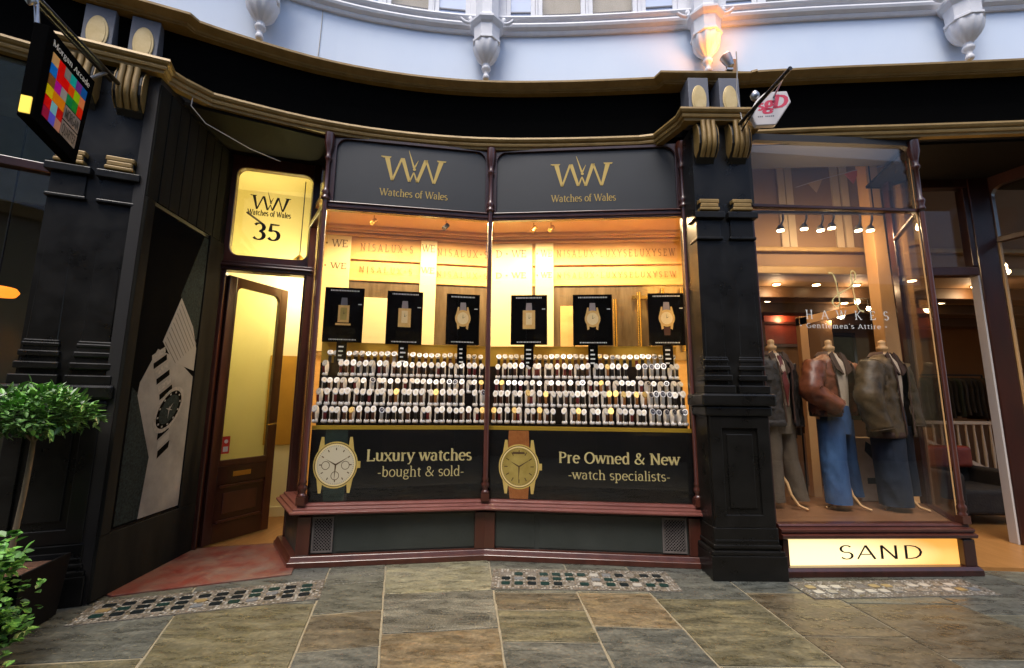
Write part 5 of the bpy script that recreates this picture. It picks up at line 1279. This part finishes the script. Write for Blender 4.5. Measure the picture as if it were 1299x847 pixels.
DLN = ['leftmost of the front row', 'second of the front row', 'third of the front row', 'front row right of the oak post', 'front row above the doorway', 'second row left', 'second row middle', 'second row above the rail', 'third row left of the doorway', 'third row inside the doorway', 'third row above the red picture', 'deepest one']
for i, (x, y) in enumerate(((3.65, 6.0), (4.2, 6.0), (4.75, 6.0), (5.3, 5.75), (6.4, 6.0), (4.1, 7.0), (5.4, 7.1), (6.9, 7.0), (5.9, 8.1), (7.6, 8.1), (4.9, 8.0), (6.6, 9.0))):
    t = thing('downlight', 'small round ceiling downlight of the clothes shop, %s' % DLN[i], 'ceiling light', (x, y, 3.06), 'downlights in the clothes shop ceiling')
    m = MB(); m.lathe((x, y, 3.055), [(.06, 0), (.06, -.01)], 16); part('rim', m, 'brass', t)
    m = MB(); m.lathe((x, y, 3.043), [(.045, 0), (.045, -.006)], 14); part('bulb', m, 'bulb', t)
    if i % 2 == 0:
        ld = bpy.data.lights.new('ceiling_lamp', 'POINT'); ld.energy = 4.5; ld.color = (1.0, .66, .36); ld.shadow_soft_size = .06
        lo = bpy.data.objects.new('ceiling_lamp', ld); col.objects.link(lo); lo.location = (0, 0, -.12); lo.parent = t
# bare bulbs cluster hanging behind script
for (x, y, z, r), nm in (((4.42, 5.9, 2.60, .05), 'largest and lowest'), ((4.98, 6.3, 2.88, .035), 'highest'), ((5.05, 6.2, 2.76, .028), 'smallest, at the right')):
    t = thing('pendant_bulb', 'bright pendant bulb behind the gold script, %s of three' % nm, 'lamp', (x, y, z), 'pendant bulbs behind the gold script')
    m = MB(); m.lathe((x, y, z), [(.01, -r), (r * .8, -r * .6), (r, 0), (r * .8, r * .6), (.02, r)], 14); part('bulb', m, 'bulb', t)
    m = MB(); m.tube([(x, y, z + r), (x, y, 3.055)], .005); part('cord', m, 'dark_metal', t)
# arcade flags mirrored in the upper pane, built as solid pieces inside
bu = thing('reflected_bunting', 'arcade flags reflected in the upper clothes shop pane, built as a string inside', 'reflected_bunting', (4.2, 5.3, 4.3))
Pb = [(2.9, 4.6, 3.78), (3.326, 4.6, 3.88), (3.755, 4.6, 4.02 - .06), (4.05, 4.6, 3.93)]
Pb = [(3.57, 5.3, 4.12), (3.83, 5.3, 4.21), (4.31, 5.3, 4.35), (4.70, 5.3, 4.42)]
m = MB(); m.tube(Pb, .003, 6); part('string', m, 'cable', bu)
for (x, y, z), sz, mt in ((Pb[1], .10, 'reflected_flag_tan'), (Pb[2], .11, 'reflected_flag_red'), ((4.63, 5.3, 4.41), .11, 'reflected_flag_tan')):
    m = MB(); m.hexa([(x - sz, y, z - sz * .38), (x + sz * .9, y, z + sz * .32), (x + sz * .1, y + .02, z - sz * 1.5)], [(x - sz, y + .003, z - sz * .38), (x + sz * .9, y + .003, z + sz * .32), (x + sz * .1, y + .023, z - sz * 1.5)]); part('reflected_flag', m, mt, bu)

# ------------------------------------------------------------------ mannequins
def nz(p, s=7.0, seed=0): return noise.noise(Vector((p[0] * s + seed, p[1] * s, p[2] * s)))
def ring(c, rx, ry, n, tilt=0, gap=0, wr=.0, seed=0):
    out = []
    a0 = -math.pi / 2 + gap; a1 = -math.pi / 2 + 2 * math.pi - gap
    for k in range(n):
        a = a0 + (a1 - a0) * k / ((n - 1) if gap else n)
        x, y = math.cos(a), math.sin(a)
        u_ = a * 1.1 + c[2] * 2.2
        rg = 1 - 2 * abs(noise.noise(Vector((u_ * 2.2 + seed, c[2] * 7.5 - a * 1.3, seed))))
        r2_ = 1 - 2 * abs(noise.noise(Vector((a * 5 + seed, c[2] * 17 + a * 3, seed * 2))))
        k2 = 1 + wr * (.55 * rg + .35 * r2_ - .3)
        out.append((c[0] + rx * x * k2, c[1] + ry * y * k2, c[2]))
    return out
def sleeve(m, P, rs, wr, seed, mi=0):
    P = [Vector(p) for p in P]; rings = []
    Q = []; RR = []
    for i in range(len(P) - 1):
        for t in range(14): Q.append(P[i].lerp(P[i + 1], t / 14)); RR.append(rs[i] + (rs[i + 1] - rs[i]) * t / 14)
    Q.append(P[-1]); RR.append(rs[-1])
    n = len(Q)
    for i, p in enumerate(Q):
        t = (Q[min(i + 1, n - 1)] - Q[max(i - 1, 0)]).normalized(); a = t.cross(Vector((0, 1, 0))).normalized(); b = t.cross(a)
        rings.append([tuple(p + (a * math.cos(an) + b * math.sin(an)) * RR[i] * (1 + wr * (.9 * (1 - 2 * abs(noise.noise(Vector((an * .9 + seed + i * .12, i * .26 + an * 1.0, seed))))) + .5 * (1 - 2 * abs(noise.noise(Vector((an * 2.3, i * .9 - an, seed * 3))))) - .4))) for an in [2 * math.pi * k / 28 for k in range(28)]])
    m.loft(rings, mi)
WRK = .14
def mannequin(label, loc, rot, jm, tm, sm_, seed, hem, gap, arms, legs, tie=False, collar='corduroy_collar', wide=1.0):
    t = thing('mannequin', label, 'mannequin', (0, 0, 0))
    m = MB(); m.lathe((0, 0, 1.50), [(.05, 0), (.046, .04), (.035, .055), (.05, .07), (.052, .10), (.03, .115), (.034, .14), (.03, .165), (.012, .175)], 18); part('neck_knob', m, 'oak', t)
    m = MB(); rings = [ring((0, 0, z), rx, ry, 28, wr=.02, seed=seed) for z, rx, ry in ((.80, .155, .115), (1.0, .15, .11), (1.2, .165, .12), (1.35, .18, .12), (1.44, .16, .10), (1.49, .085, .07), (1.53, .06, .058))]
    m.loft(rings); part('shirt', m, sm_, t)
    m = MB()
    zs = [hem, hem + .05, hem + .12, 1.02, 1.10, 1.18, 1.26, 1.34, 1.40, 1.45, 1.49, 1.52]
    zs = sorted(set([hem + (1.52 - hem) * (i / 44) for i in range(45)]))
    def prof(z):
        T = [(hem, .235, .165), (hem + .06, .24, .17), (1.10, .225, .16), (1.25, .235, .165), (1.38, .24, .155), (1.45, .205, .13), (1.49, .12, .10), (1.52, .085, .085)]
        for (z0, a0, b0), (z1, a1, b1) in zip(T, T[1:]):
            if z <= z1 + 1e-6: k = (z - z0) / (z1 - z0); return a0 + (a1 - a0) * k, b0 + (b1 - b0) * k
        return T[-1][1:]
    rings = []
    for z in zs:
        rx, ry = prof(z); g = gap * (1 - .35 * (1.5 - z) / .6) if z < 1.5 else gap * 1.15
        rings.append(ring((0, 0, z), rx * wide, ry * .92, 64, gap=max(g, .12), wr=WRK, seed=seed))
    m.loft(rings, closed=False, cap=False)
    for P, rs in arms: sleeve(m, P, rs, .13, seed)
    j = part('jacket', m, jm, t)
    sd_ = j.modifiers.new('thick', 'SOLIDIFY'); sd_.thickness = .008
    m = MB()      # folded collar
    for sx in (-1, 1):
        m.hexa([(sx * .03, -.125, 1.30), (sx * .12, -.120, 1.36), (sx * .115, -.06, 1.50), (sx * .06, -.055, 1.53)], [(sx * .03, -.145, 1.31), (sx * .135, -.135, 1.365), (sx * .13, -.075, 1.515), (sx * .065, -.07, 1.55)])
    rr = [ring((0, .01, 1.49), .115, .10, 20, gap=1.0, wr=.02), ring((0, .012, 1.55), .095, .09, 20, gap=1.0, wr=.02), ring((0, .012, 1.50), .135, .125, 20, gap=1.0)]
    m.loft(rr, closed=False, cap=False)
    part('collar', m, collar, t)
    if tie:
        m = MB(); m.hexa([(-.02, -.075, 1.50), (.02, -.075, 1.50), (.035, -.135, 1.2), (0, -.135, .98), (-.035, -.135, 1.2)], [(-.02, -.09, 1.50), (.02, -.09, 1.50), (.035, -.145, 1.2), (0, -.145, .98), (-.035, -.145, 1.2)]); part('tie', m, 'tie_red', t)
    m = MB()
    m.loft([ring((0, 0, z), rx, ry, 24, wr=.02, seed=seed) for z, rx, ry in ((.72, .15, .115), (.80, .165, .12), (.90, .165, .12), (1.0, .15, .11))])
    for P, rs in legs:
        P = [Vector(p) for p in P]; rings = []
        nst = 48
        for i in range(nst + 1):
            u_ = i / nst * (len(P) - 1); k = min(int(u_), len(P) - 2); f = u_ - k
            c = P[k].lerp(P[k + 1], f); r = rs[k] + (rs[k + 1] - rs[k]) * f
            rings.append([(c.x + r * math.cos(a) * (1 + .10 * (1 - 2 * abs(noise.noise(Vector((a * 1.2 + seed, c.z * 6 + a, seed))))) + .06 * (1 - 2 * abs(noise.noise(Vector((a * 2.2, c.z * 15 - a * 2, seed * 2))))) - .05), c.y + r * .95 * math.sin(a), c.z) for a in [2 * math.pi * q_ / 32 for q_ in range(32)]])
        m.loft(rings)
    part('trousers', m, tm, t)
    m = MB()
    for an in (-70, 50, 170):
        c, s_ = math.cos(R(an)), math.sin(R(an))
        m.tube([(c * .01, s_ * .01, .30), (c * .05, s_ * .05, .24), (c * .08, s_ * .08, .13), (c * .14, s_ * .14, .04), (c * .22, s_ * .22, .013)], [.016, .016, .014, .013, .012], 8)
    m.tube([(0, 0, .26), (0, 0, .8)], .018, 8); part('tripod_stand', m, 'oak', t)
    # front edges with zip tape, and patch pockets
    for sx in (-1, 1):
        m = MB(); pts = []
        for i in range(12):
            z = hem + .03 + (1.40 - hem) * i / 11; rx, ry = prof(z); g = gap * (1 - .35 * (1.5 - z) / .6) * 1.02
            pts.append((sx * math.sin(g) * rx * wide, -math.cos(g) * ry * .95 - .004, z))
        m.tube(pts, .009, 6); part('front_edge', m, collar, t)
    for zf, side in ((hem + .22, -1), (hem + .22, 1), (1.30, -1)):
        rx, ry = prof(zf); a_ = -math.pi / 2 + side * (gap + .55)
        m = MB(); q = []
        for da in (-.22, -.08, .08, .22):
            for zz, ex in ((zf, .02), (zf - .055, .028)):
                q.append(((rx * wide + ex) * math.cos(a_ + da), (ry * .92 + ex) * math.sin(a_ + da), zz))
        m.add(q, [(0, 2, 3, 1), (2, 4, 5, 3), (4, 6, 7, 5)]); o_ = part('pocket_flap', m, jm, t); sd2 = o_.modifiers.new('thick', 'SOLIDIFY'); sd2.thickness = .008
    m = MB(); r0, r1 = prof(hem)
    m.loft([ring((0, 0, z), r0 * wide + e, r1 * .92 + e, 48, gap=gap * .75, wr=.02, seed=seed) for z, e in ((hem - .01, .004), (hem, .012), (hem + .045, .012), (hem + .055, .002))], closed=False, cap=False); part('hem_band', m, collar if not tie else jm, t)
    t.location = loc; t.rotation_euler.z = rot
    return t
PZ = .3985
armL = ([(-.25, .0, 1.41), (-.40, -.03, 1.14), (-.22, -.17, .98)], [.10, .10, .08])     # bent arm, hand in pocket
armR = ([(.25, .0, 1.41), (.36, .0, 1.15), (.34, -.05, .92)], [.10, .09, .075])
mannequin('mannequin in a brown leather jacket, cream shirt and blue jeans', (3.30, 4.62, PZ), R(24), 'leather_brown', 'denim', 'shirt_cream', 3.1, .90, .60, [armL, armR],
          [([(-.085, 0, .86), (-.11, -.01, .45), (-.12, -.03, .06)], [.12, .115, .115]), ([(.10, 0, .86), (.21, .03, .45), (.31, .05, .08)], [.10, .075, .07])], wide=1.30)
mannequin('mannequin in an olive waxed jacket and dark blue jeans, right of the brown jacket', (3.84, 4.60, PZ), R(28), 'wax_olive', 'denim_dark', 'shirt_cream', 8.7, .70, .46, [([(-.26, .0, 1.41), (-.39, -.0, 1.1), (-.35, -.06, .78)], [.11, .11, .095]), ([(.26, .0, 1.41), (.38, .0, 1.15), (.37, -.05, .80)], [.11, .10, .09])],
          [([(-.10, 0, .80), (-.12, -.01, .45), (-.11, -.02, .05)], [.145, .14, .14]), ([(.12, 0, .80), (.25, .02, .45), (.33, .03, .10)], [.12, .095, .085])], wide=1.35)
mannequin('mannequin in a dark jacket with tie and khaki trousers, half behind the pilaster', (2.70, 4.62, PZ), R(20), 'dark_jacket', 'chino_grey', 'shirt_cream', 5.5, .80, .38, [([(-.2, 0, 1.42), (-.27, 0, 1.1), (-.24, -.05, .78)], [.08, .07, .055]), ([(.2, 0, 1.42), (.26, 0, 1.1), (.24, -.05, .78)], [.08, .07, .055])],
          [([(-.085, 0, .86), (-.09, 0, .45), (-.08, 0, .06)], [.10, .085, .075]), ([(.085, 0, .86), (.13, 0, .45), (.22, -.02, .06)], [.10, .085, .08])], tie=True)

# ------------------------------------------------------------------ shop at the far left
FG = Frame((-6.10, 1.76), (-3.42, 3.30))
lf = thing('neighbour_shopfront', 'dim shop window with greenish upper pane at the far left edge', 'shop window', (-4.1, 2.95, 0))
for z0, z1, mt in ((.5, 3.10, 'shop_glass'), (3.17, 3.93, 'green_glass')):
    m = MB(); m.fbox(FG, 0, FG.L, -.03, -.024, z0, z1); part('window_pane', m, mt, lf)
m = MB(); m.fbox(FG, 0, FG.L, -.06, .02, 3.10, 3.17); part('transom', m, 'mahogany_dark', lf, bevel=.006)
m = MB(); m.fbox(FG, 0, FG.L, -.06, .03, 0, .5); part('stall_riser', m, 'black_paint', lf)
m = MB(); m.prism([(-8.2, 2.6), (-6.15, 1.8), (-3.44, 3.36), (-3.6, 4.2), (-4.0, 4.6)], 3.95, 4.0); part('shop_ceiling', m, 'left_upper', lf)
Fg2 = Frame((-8.2, 2.5), (-3.62, 4.5)); m = MB(); m.fbox(Fg2, 0, Fg2.L, -.05, 0, 0, 3.95); part('back_wall', m, 'left_interior', lf)
m = MB(); m.fbox(Fg2, 0, Fg2.L, .2, .25, 3.16, 3.95); part('upper_panel', m, 'left_upper', lf)
m = MB(); m.prism([(-3.66, 4.5), (-3.46, 3.36), (-3.42, 3.36), (-3.60, 4.5)], 0, 3.95); part('side_wall', m, 'left_interior', lf)
og = thing('shop_lamp', 'orange glowing lamp shade inside the dim far left shop', 'lamp', (-3.95, 3.60, 2.19))
m = MB(); m.lathe((-4.05, 3.42, 2.22), [(.11, -.035), (.13, 0), (.11, .03)], 18); part('shade', m, 'orange_glow', og)
m = MB(); m.tube([(-4.05, 3.42, 2.25), (-4.05, 3.42, 3.95)], .006); part('cord', m, 'dark_metal', og)

# ------------------------------------------------------------------ hanging signs
# left: black box sign with colour squares
SGL_A = (-2.609, 2.22, 3.46); SGL_B = (-2.609, 2.22, 2.896)
c_ = [Vector(SGL_A), Vector(SGL_B), Vector((-2.83, 2.693, 2.891)), Vector((-2.862, 2.76, 3.53))]
near_t, near_b, far_b, far_t = c_
sg = thing('hanging_sign', 'black hanging box sign with a grid of coloured squares, Morgan Arcade', 'sign', tuple((near_t + far_t) / 2))
nrm = (far_b - near_b).cross(near_t - near_b).normalized()
if nrm.x < 0: nrm = -nrm              # faces the middle of the arcade
class SF:                              # sign face frame: u from near edge to far edge, z up the board
    def p(s, u, d, v): 
        a = near_b.lerp(far_b, u); b = near_t.lerp(far_t, u); q = a.lerp(b, v) + nrm * d
        return tuple(q)
S_ = SF()
def sq(m, u0, u1, v0, v1, d0, d1, mi=0): m.hexa([S_.p(u0, d0, v0), S_.p(u1, d0, v0), S_.p(u1, d0, v1), S_.p(u0, d0, v1)], [S_.p(u0, d1, v0), S_.p(u1, d1, v0), S_.p(u1, d1, v1), S_.p(u0, d1, v1)], mi)
m = MB(); sq(m, 0, 1, 0, 1, -.065, 0); box_ = part('sign_box', m, 'black_board', sg, bevel=.004)
cols = ['e8c090,e03828,50b0a8,2858a0', '6090e0,e83020,909090,604880', '986030,e04020,50c8d0,d84030', 'e8e020,c030b0,e08030,a0d040', 'e02828,f09020,c8a0a0,308850', 'a02060,a0d8e8,e0a070,207840', '7878e0,c01830,c8a070,d87050']
k = 0
GR = ['e8c090 e83828 909090 50b8b8 8050a0 3068b0'.split(), '5088e0 e82828 f05030 e87030 b0d848 e09878'.split(), '886040 c840b0 b0b0b0 308858 389048 e85838'.split(),
      'f0e020 f0a020 f0a060 . . .'.split(), 'e83030 a0d8e8 c81830 . . .'.split(), 'a82058 7878e8 d0a090 . . .'.split()]
for r_, row in enumerate(GR):
    for q_, c in enumerate(row):
        if c == '.': continue
        nm = 'sq_' + c
        if nm not in M: mat(nm, tuple(max(0, x + (x - sum(srgb(int(c[:2], 16), int(c[2:4], 16), int(c[4:], 16))) / 3) * .35) for x in srgb(int(c[:2], 16), int(c[2:4], 16), int(c[4:], 16))), .4, spec=0.1)
        u0 = .13 + q_ * .125; v1 = .80 - r_ * .115
        m = MB(); sq(m, u0, u0 + .123, v1 - .112, v1, .0005, .003); part('colour_square', m, nm, box_)
for i, (tx) in enumerate(('MORGAN', 'QUARTER')):
    v1 = .80 - 3 * .115 - .01 - i * .17
    m = MB(); sq(m, .515, .875, v1 - .155, v1, .0005, .003); pl_ = part('name_plate', m, 'sign_grey', box_)
class SFm:
    def __init__(s, u0, v0, ku, kv): s.q = (u0, v0, ku, kv)
    def p(s, a, d, z): return S_.p(s.q[0] + a * s.q[2], d, s.q[1] + z * s.q[3])
for i, tx in enumerate(('MORGAN', 'QUARTER')):
    v1 = .80 - 3 * .115 - .01 - i * .17
    part('lettering', text_mb(SFm(.695, v1 - .13, 1, 1), 0, 0, .10, tx, d=.0042, t=.0005, width=.32, thick=.13, thin=.09, serif=False), 'black_letter', box_)
part('lettering', text_mb(SFm(.5, .86, 1, 1), 0, 0, .06, 'Morgan Arcade', d=.0015, t=.0005, width=.80, thick=.13, thin=.07), 'white_letter', box_)
m = MB(); e = -.015
for u0, u1, v0, v1 in ((-.001, .02, .03, .17),):
    m.hexa([tuple(Vector(S_.p(0, d_, v_)) + (near_b - far_b).normalized() * o_) for d_, v_ in ((-.055, .03), (-.012, .03), (-.012, .20), (-.055, .20)) for o_ in (.002,)], [tuple(Vector(S_.p(0, d_, v_)) + (near_b - far_b).normalized() * .012) for d_, v_ in ((-.055, .03), (-.012, .03), (-.012, .20), (-.055, .20))])
part('lit_emblem', m, 'yellow_lens', sg)
# bracket arm of the left sign
arm = thing('sign_bracket', 'black iron bracket arm holding the coloured box sign', 'bracket', (-3.05, 3.10, 3.7))
a0 = near_t + Vector((-.03, -.03, .16)) + nrm * -.05; a1 = Vector((-3.06, 3.12, 3.80))
m = MB(); m.tube([tuple(a0), tuple(a1)], .018, 8); m.tube([tuple(a0 + Vector((-.035, 0, .0))), tuple(a1 + Vector((-.06, .0, .02)))], .012, 8); part('arm', m, 'dark_metal', arm)
m = MB(); m.tube([tuple(a0 + (a1 - a0) * .04), tuple(near_t + nrm * -.06 + Vector((-.01, .02, 0)))], .012, 8); m.tube([tuple(a0 + (a1 - a0) * .84), tuple(far_t + nrm * -.06 + Vector((0, 0, -.01)))], .012, 8)
m.lathe(tuple(a0 + Vector((0, 0, -.05))), [(.005, -.03), (.03, 0), (.005, .03)], 12); part('hanger', m, 'steel', arm)
# right: white sgD sign on a bracket
P7 = [(.0, 4.002), (.0, 0)]
armR_ = thing('sign_bracket', 'black iron bracket arm slanting out from the right pilaster, holding the white sign', 'bracket', (2.073, 3.89, 3.9))
m = MB(); m.tube([(2.070, 3.90, 3.95), (2.116, 3.08, 3.955)], .017, 8); m.tube([(2.070, 3.90, 3.83), (2.090, 3.50, 3.94)], .008, 6); part('arm', m, 'dark_metal', armR_)
FSG = Frame((2.05, 3.62), (2.40, 3.58))
sp2 = thing('hanging_sign', 'white octagonal hanging sign with pink lettering sgD', 'sign', (2.25, 3.6, 3.9))
OCT = [(2.109, 4.005), (2.154, 4.079), (2.232, 4.148), (2.411, 4.145), (2.439, 4.039), (2.297, 3.828), (2.131, 3.83), (2.096, 3.92)]
def so_(x, z): return (FSG.s_of(x, 3.60), z)
outl = [so_(*q_) for q_ in OCT]
m = MB(); m.plate(FSG, outl, -.05, .0); b_ = part('sign_board', m, 'sign_white', sp2, bevel=.008)
for gsz, tx, x_, zz in ((.085, 's', 2.175, 3.975), (.115, 'g', 2.245, 3.975), (.115, 'D', 2.335, 3.99)):
    part('lettering', text_mb(FSG, FSG.s_of(x_, 3.60), zz, gsz, tx, d=.001, t=.0005, thick=.22, thin=.11, italic=.25), 'sign_pink', b_)
m = MB()
for i in range(9):
    if i == 3: continue
    a = FSG.s_of(2.15, 3.60) + i * .0155; m.fbox(FSG, a, a + .011, .0, .0007, 3.905, 3.918)
part('small_print', m, 'grey_paint', b_)
m = MB(); m.tube([(2.112, 3.14, 3.955), (2.30, 3.60, 4.10)], .008, 8); m.tube([(2.09, 3.60, 3.95), (2.13, 3.62, 3.98)], .012, 8)
m.lathe((2.17, 3.66, 4.16), [(.02, -.05), (.035, -.03), (.04, 0), (.02, .035)], 14); part('fitting', m, 'steel', sp2)
# floodlight on the cornice and its cable
fl = thing('floodlight', 'small grey floodlight on the gold cornice shining up at the white corbel', 'floodlight', (2.10, 3.98, 4.64))
m = MB(); m.box(2.08, 2.14, 3.93, 3.99, 4.641, 4.66); m.tube([(2.11, 3.96, 4.66), (2.11, 3.96, 4.72)], .012, 8); part('base', m, 'steel', fl)
m = MB(); m.tube([(2.13, 3.95, 4.69), (2.105, 3.96, 4.76), (2.085, 3.965, 4.81)], [.03, .048, .055], 14); part('lamp_housing', m, 'steel', fl)
m = MB(); m.tube([(2.0852, 3.9651, 4.8105), (2.084, 3.9655, 4.813)], .05, 14); part('lens', m, 'bulb_small', fl)
ld = bpy.data.lights.new('flood_lamp', 'SPOT'); ld.energy = 15; ld.color = (1.0, .32, .04); ld.spot_size = R(120); ld.spot_blend = 1.0; ld.shadow_soft_size = .14
lo = bpy.data.objects.new('flood_lamp', ld); col.objects.link(lo); lo.location = (-.03, -.14, .16); lo.parent = fl
dv = Vector((1.98, 4.05, 5.10)) - (Vector(fl.location) + Vector(lo.location)); lo.rotation_euler = dv.to_track_quat('-Z', 'Y').to_euler()
m = MB(); m.tube([(2.03, 3.66, 4.60), (2.04, 3.68, 4.45), (2.05, 3.74, 4.25), (2.08, 3.76, 4.08), (2.09, 3.75, 3.96)], .005, 6)
o = part('cable', m, 'cable', at=(2.05, 3.7, 4.2)); tag(o, 'thin white cable hanging from the cornice over the right pilaster', 'cable')
m = MB(); m.tube([fpt(-1.97, .01) + (5.35,), fpt(-1.975, .012) + (5.0,), fpt(-1.985, .012) + (4.66,)], .004, 6)
o = part('cable', m, 'cable', at=(-1.97, 4.02, 5.0)); tag(o, 'thin grey cable running down the pale blue upper wall', 'cable')
m = MB(); m.tube([(-2.80, 3.54, 4.0), (-2.79, 3.52, 3.9), (-2.72, 3.62, 3.80), (-2.45, 3.85, 3.70), (-2.3, 4.1, 3.72)], .004, 6)
o = part('cable', m, 'cable', at=(-2.7, 3.6, 3.8)); tag(o, 'thin sagging cable under the fascia above the poster', 'cable')

# ------------------------------------------------------------------ plants
def leaf(m, p, d, up, L_, W_, mi=0):
    d = d.normalized(); s = d.cross(up).normalized(); u = s.cross(d)
    b = p; t = p + d * L_
    P = [b, b + d * L_ * .35 + s * W_ / 2 + u * W_ * .12, b + d * L_ * .7 + s * W_ * .38 + u * W_ * .05, t - u * W_ * .15, b + d * L_ * .7 - s * W_ * .38 + u * W_ * .05, b + d * L_ * .35 - s * W_ / 2 + u * W_ * .12, b + d * L_ * .5 - u * W_ * .06]
    m.add(P, [(0, 1, 6), (1, 2, 6), (2, 3, 6), (3, 4, 6), (4, 5, 6), (5, 0, 6)], mi, False)
rnd = random.Random(21)
plc = Vector((-3.06, 2.93, 0))
pt = thing('planter', 'square black planter box holding the clipped tree beside the left pilaster', 'planter', (-3.08, 2.9, 0))
rim = [(-2.925, 3.175), (-2.815, 2.76), (-3.24, 2.60), (-3.36, 3.02)]
cen = Vector((sum(p[0] for p in rim) / 4, sum(p[1] for p in rim) / 4))
def sc_poly(k): return [tuple(cen + (Vector(p) - cen) * k) for p in rim]
m = MB()
o4 = sc_poly(1.0); b4 = sc_poly(.90); i4 = sc_poly(.92); j4 = sc_poly(.84)
vs = [(x, y, .006) for x, y in b4] + [(x, y, .38) for x, y in o4] + [(x, y, .38) for x, y in i4] + [(x, y, .30) for x, y in j4]
fs = [(3, 2, 1, 0)]
for q_ in range(4):
    r_ = (q_ + 1) % 4
    fs += [(q_, r_, 4 + r_, 4 + q_), (4 + q_, 4 + r_, 8 + r_, 8 + q_), (8 + q_, 8 + r_, 12 + r_, 12 + q_)]
m.add(vs, fs); part('box', m, 'planter_black', pt, bevel=.004)
m = MB(); m.prism(sc_poly(.88), .30, .345); part('soil', m, 'soil', pt)
tr = thing('clipped_bay_tree', 'small bay tree with a bare stem and clipped flat-round crown in the black planter', 'tree', (-3.07, 2.93, .345))
m = MB(); m.tube([(-3.075, 2.93, .33), (-3.07, 2.93, .55), (-3.055, 2.93, .8), (-3.05, 2.93, 1.0), (-3.05, 2.93, 1.2)], [.017, .015, .014, .014, .012], 10)
for a in range(7):
    an = a * .9; m.tube([(-3.05, 2.93, 1.12), (-3.05 + .08 * math.cos(an), 2.93 + .08 * math.sin(an), 1.20), (-3.05 + .18 * math.cos(an), 2.93 + .18 * math.sin(an), 1.27)], [.009, .006, .003], 6)
part('trunk', m, 'bark', tr)
m = MB(); cc = Vector((-3.05, 2.93, 1.285))
for i in range(1700):
    a = rnd.uniform(0, 2 * math.pi); zz = rnd.uniform(-1, 1); rr = rnd.uniform(.25, 1.0) ** .5
    q3 = math.sqrt(1 - zz * zz)
    d = Vector((q3 * math.cos(a), q3 * math.sin(a), zz))
    lump = 1 + .13 * math.sin(a * 3 + zz * 4) + .10 * math.sin(a * 7 + 1) + .12 * noise.noise(Vector((d.x * 4, d.y * 4, d.z * 5)))
    fl_ = .175 if zz > 0 else .12
    p = cc + Vector((d.x * .285, d.y * .285, d.z * fl_)) * rr * lump
    dd = (d * .5 + Vector((rnd.uniform(-.9, .9), rnd.uniform(-.9, .9), rnd.uniform(-.35, .55))))
    leaf(m, p, dd, Vector((rnd.uniform(-.4, .4), rnd.uniform(-.4, .4), 1)), rnd.uniform(.045, .08), rnd.uniform(.017, .029), rnd.choice((0, 1, 1, 2, 2, 2) if zz > .1 else (0, 0, 0, 1, 1, 2)))
part('crown', m, ['leaf_dark', 'leaf_mid', 'leaf_bright'], tr, kind='stuff')
lp = thing('leafy_plant', 'bright green leafy plant spilling over in front of the black planter', 'plant', (-2.80, 2.46, 0))
m = MB(); m.lathe((-2.84, 2.46, 0.004), [(.10, 0), (.13, .18), (.14, .20), (.12, .20), (.11, .17)], 20); part('pot', m, 'planter_black', lp)
m = MB(); ml = MB()
for i in range(120):
    a = rnd.uniform(0, 2 * math.pi); h = rnd.uniform(.12, .64); r_ = rnd.uniform(.05, .27) * (1.1 - .6 * max(0, h - .35))
    b0 = Vector((-2.84 + .05 * math.cos(a), 2.46 + .05 * math.sin(a), .17)); b2 = Vector((-2.82 + r_ * math.cos(a), 2.48 + r_ * math.sin(a), h if rnd.random() < .8 else rnd.uniform(.06, .2)))
    b1 = (b0 + b2) / 2 + Vector((0, 0, .10))
    if i < 34: m.tube([b0, b1, b2], [.003, .0025, .002], 5)
    for q_ in range(15):
        u_ = rnd.uniform(.35, 1.05); p = b1.lerp(b2, u_) + Vector((rnd.uniform(-.03, .03), rnd.uniform(-.03, .03), rnd.uniform(-.03, .03)))
        big = h > .5
        leaf(ml, p, Vector((rnd.uniform(-1, 1), rnd.uniform(-1, 1), rnd.uniform(-.4, .4))), Vector((rnd.uniform(-.5, .5), rnd.uniform(-.5, .5), 1)), rnd.uniform(.05, .075) if big else rnd.uniform(.028, .045), rnd.uniform(.035, .05) if big else rnd.uniform(.024, .034), rnd.choice((0, 1, 1, 1, 2)))
part('stems', m, 'leaf_mid', lp); part('foliage', ml, ['leaf_mid', 'leaf_bright', 'leaf_dark'], lp, kind='stuff')
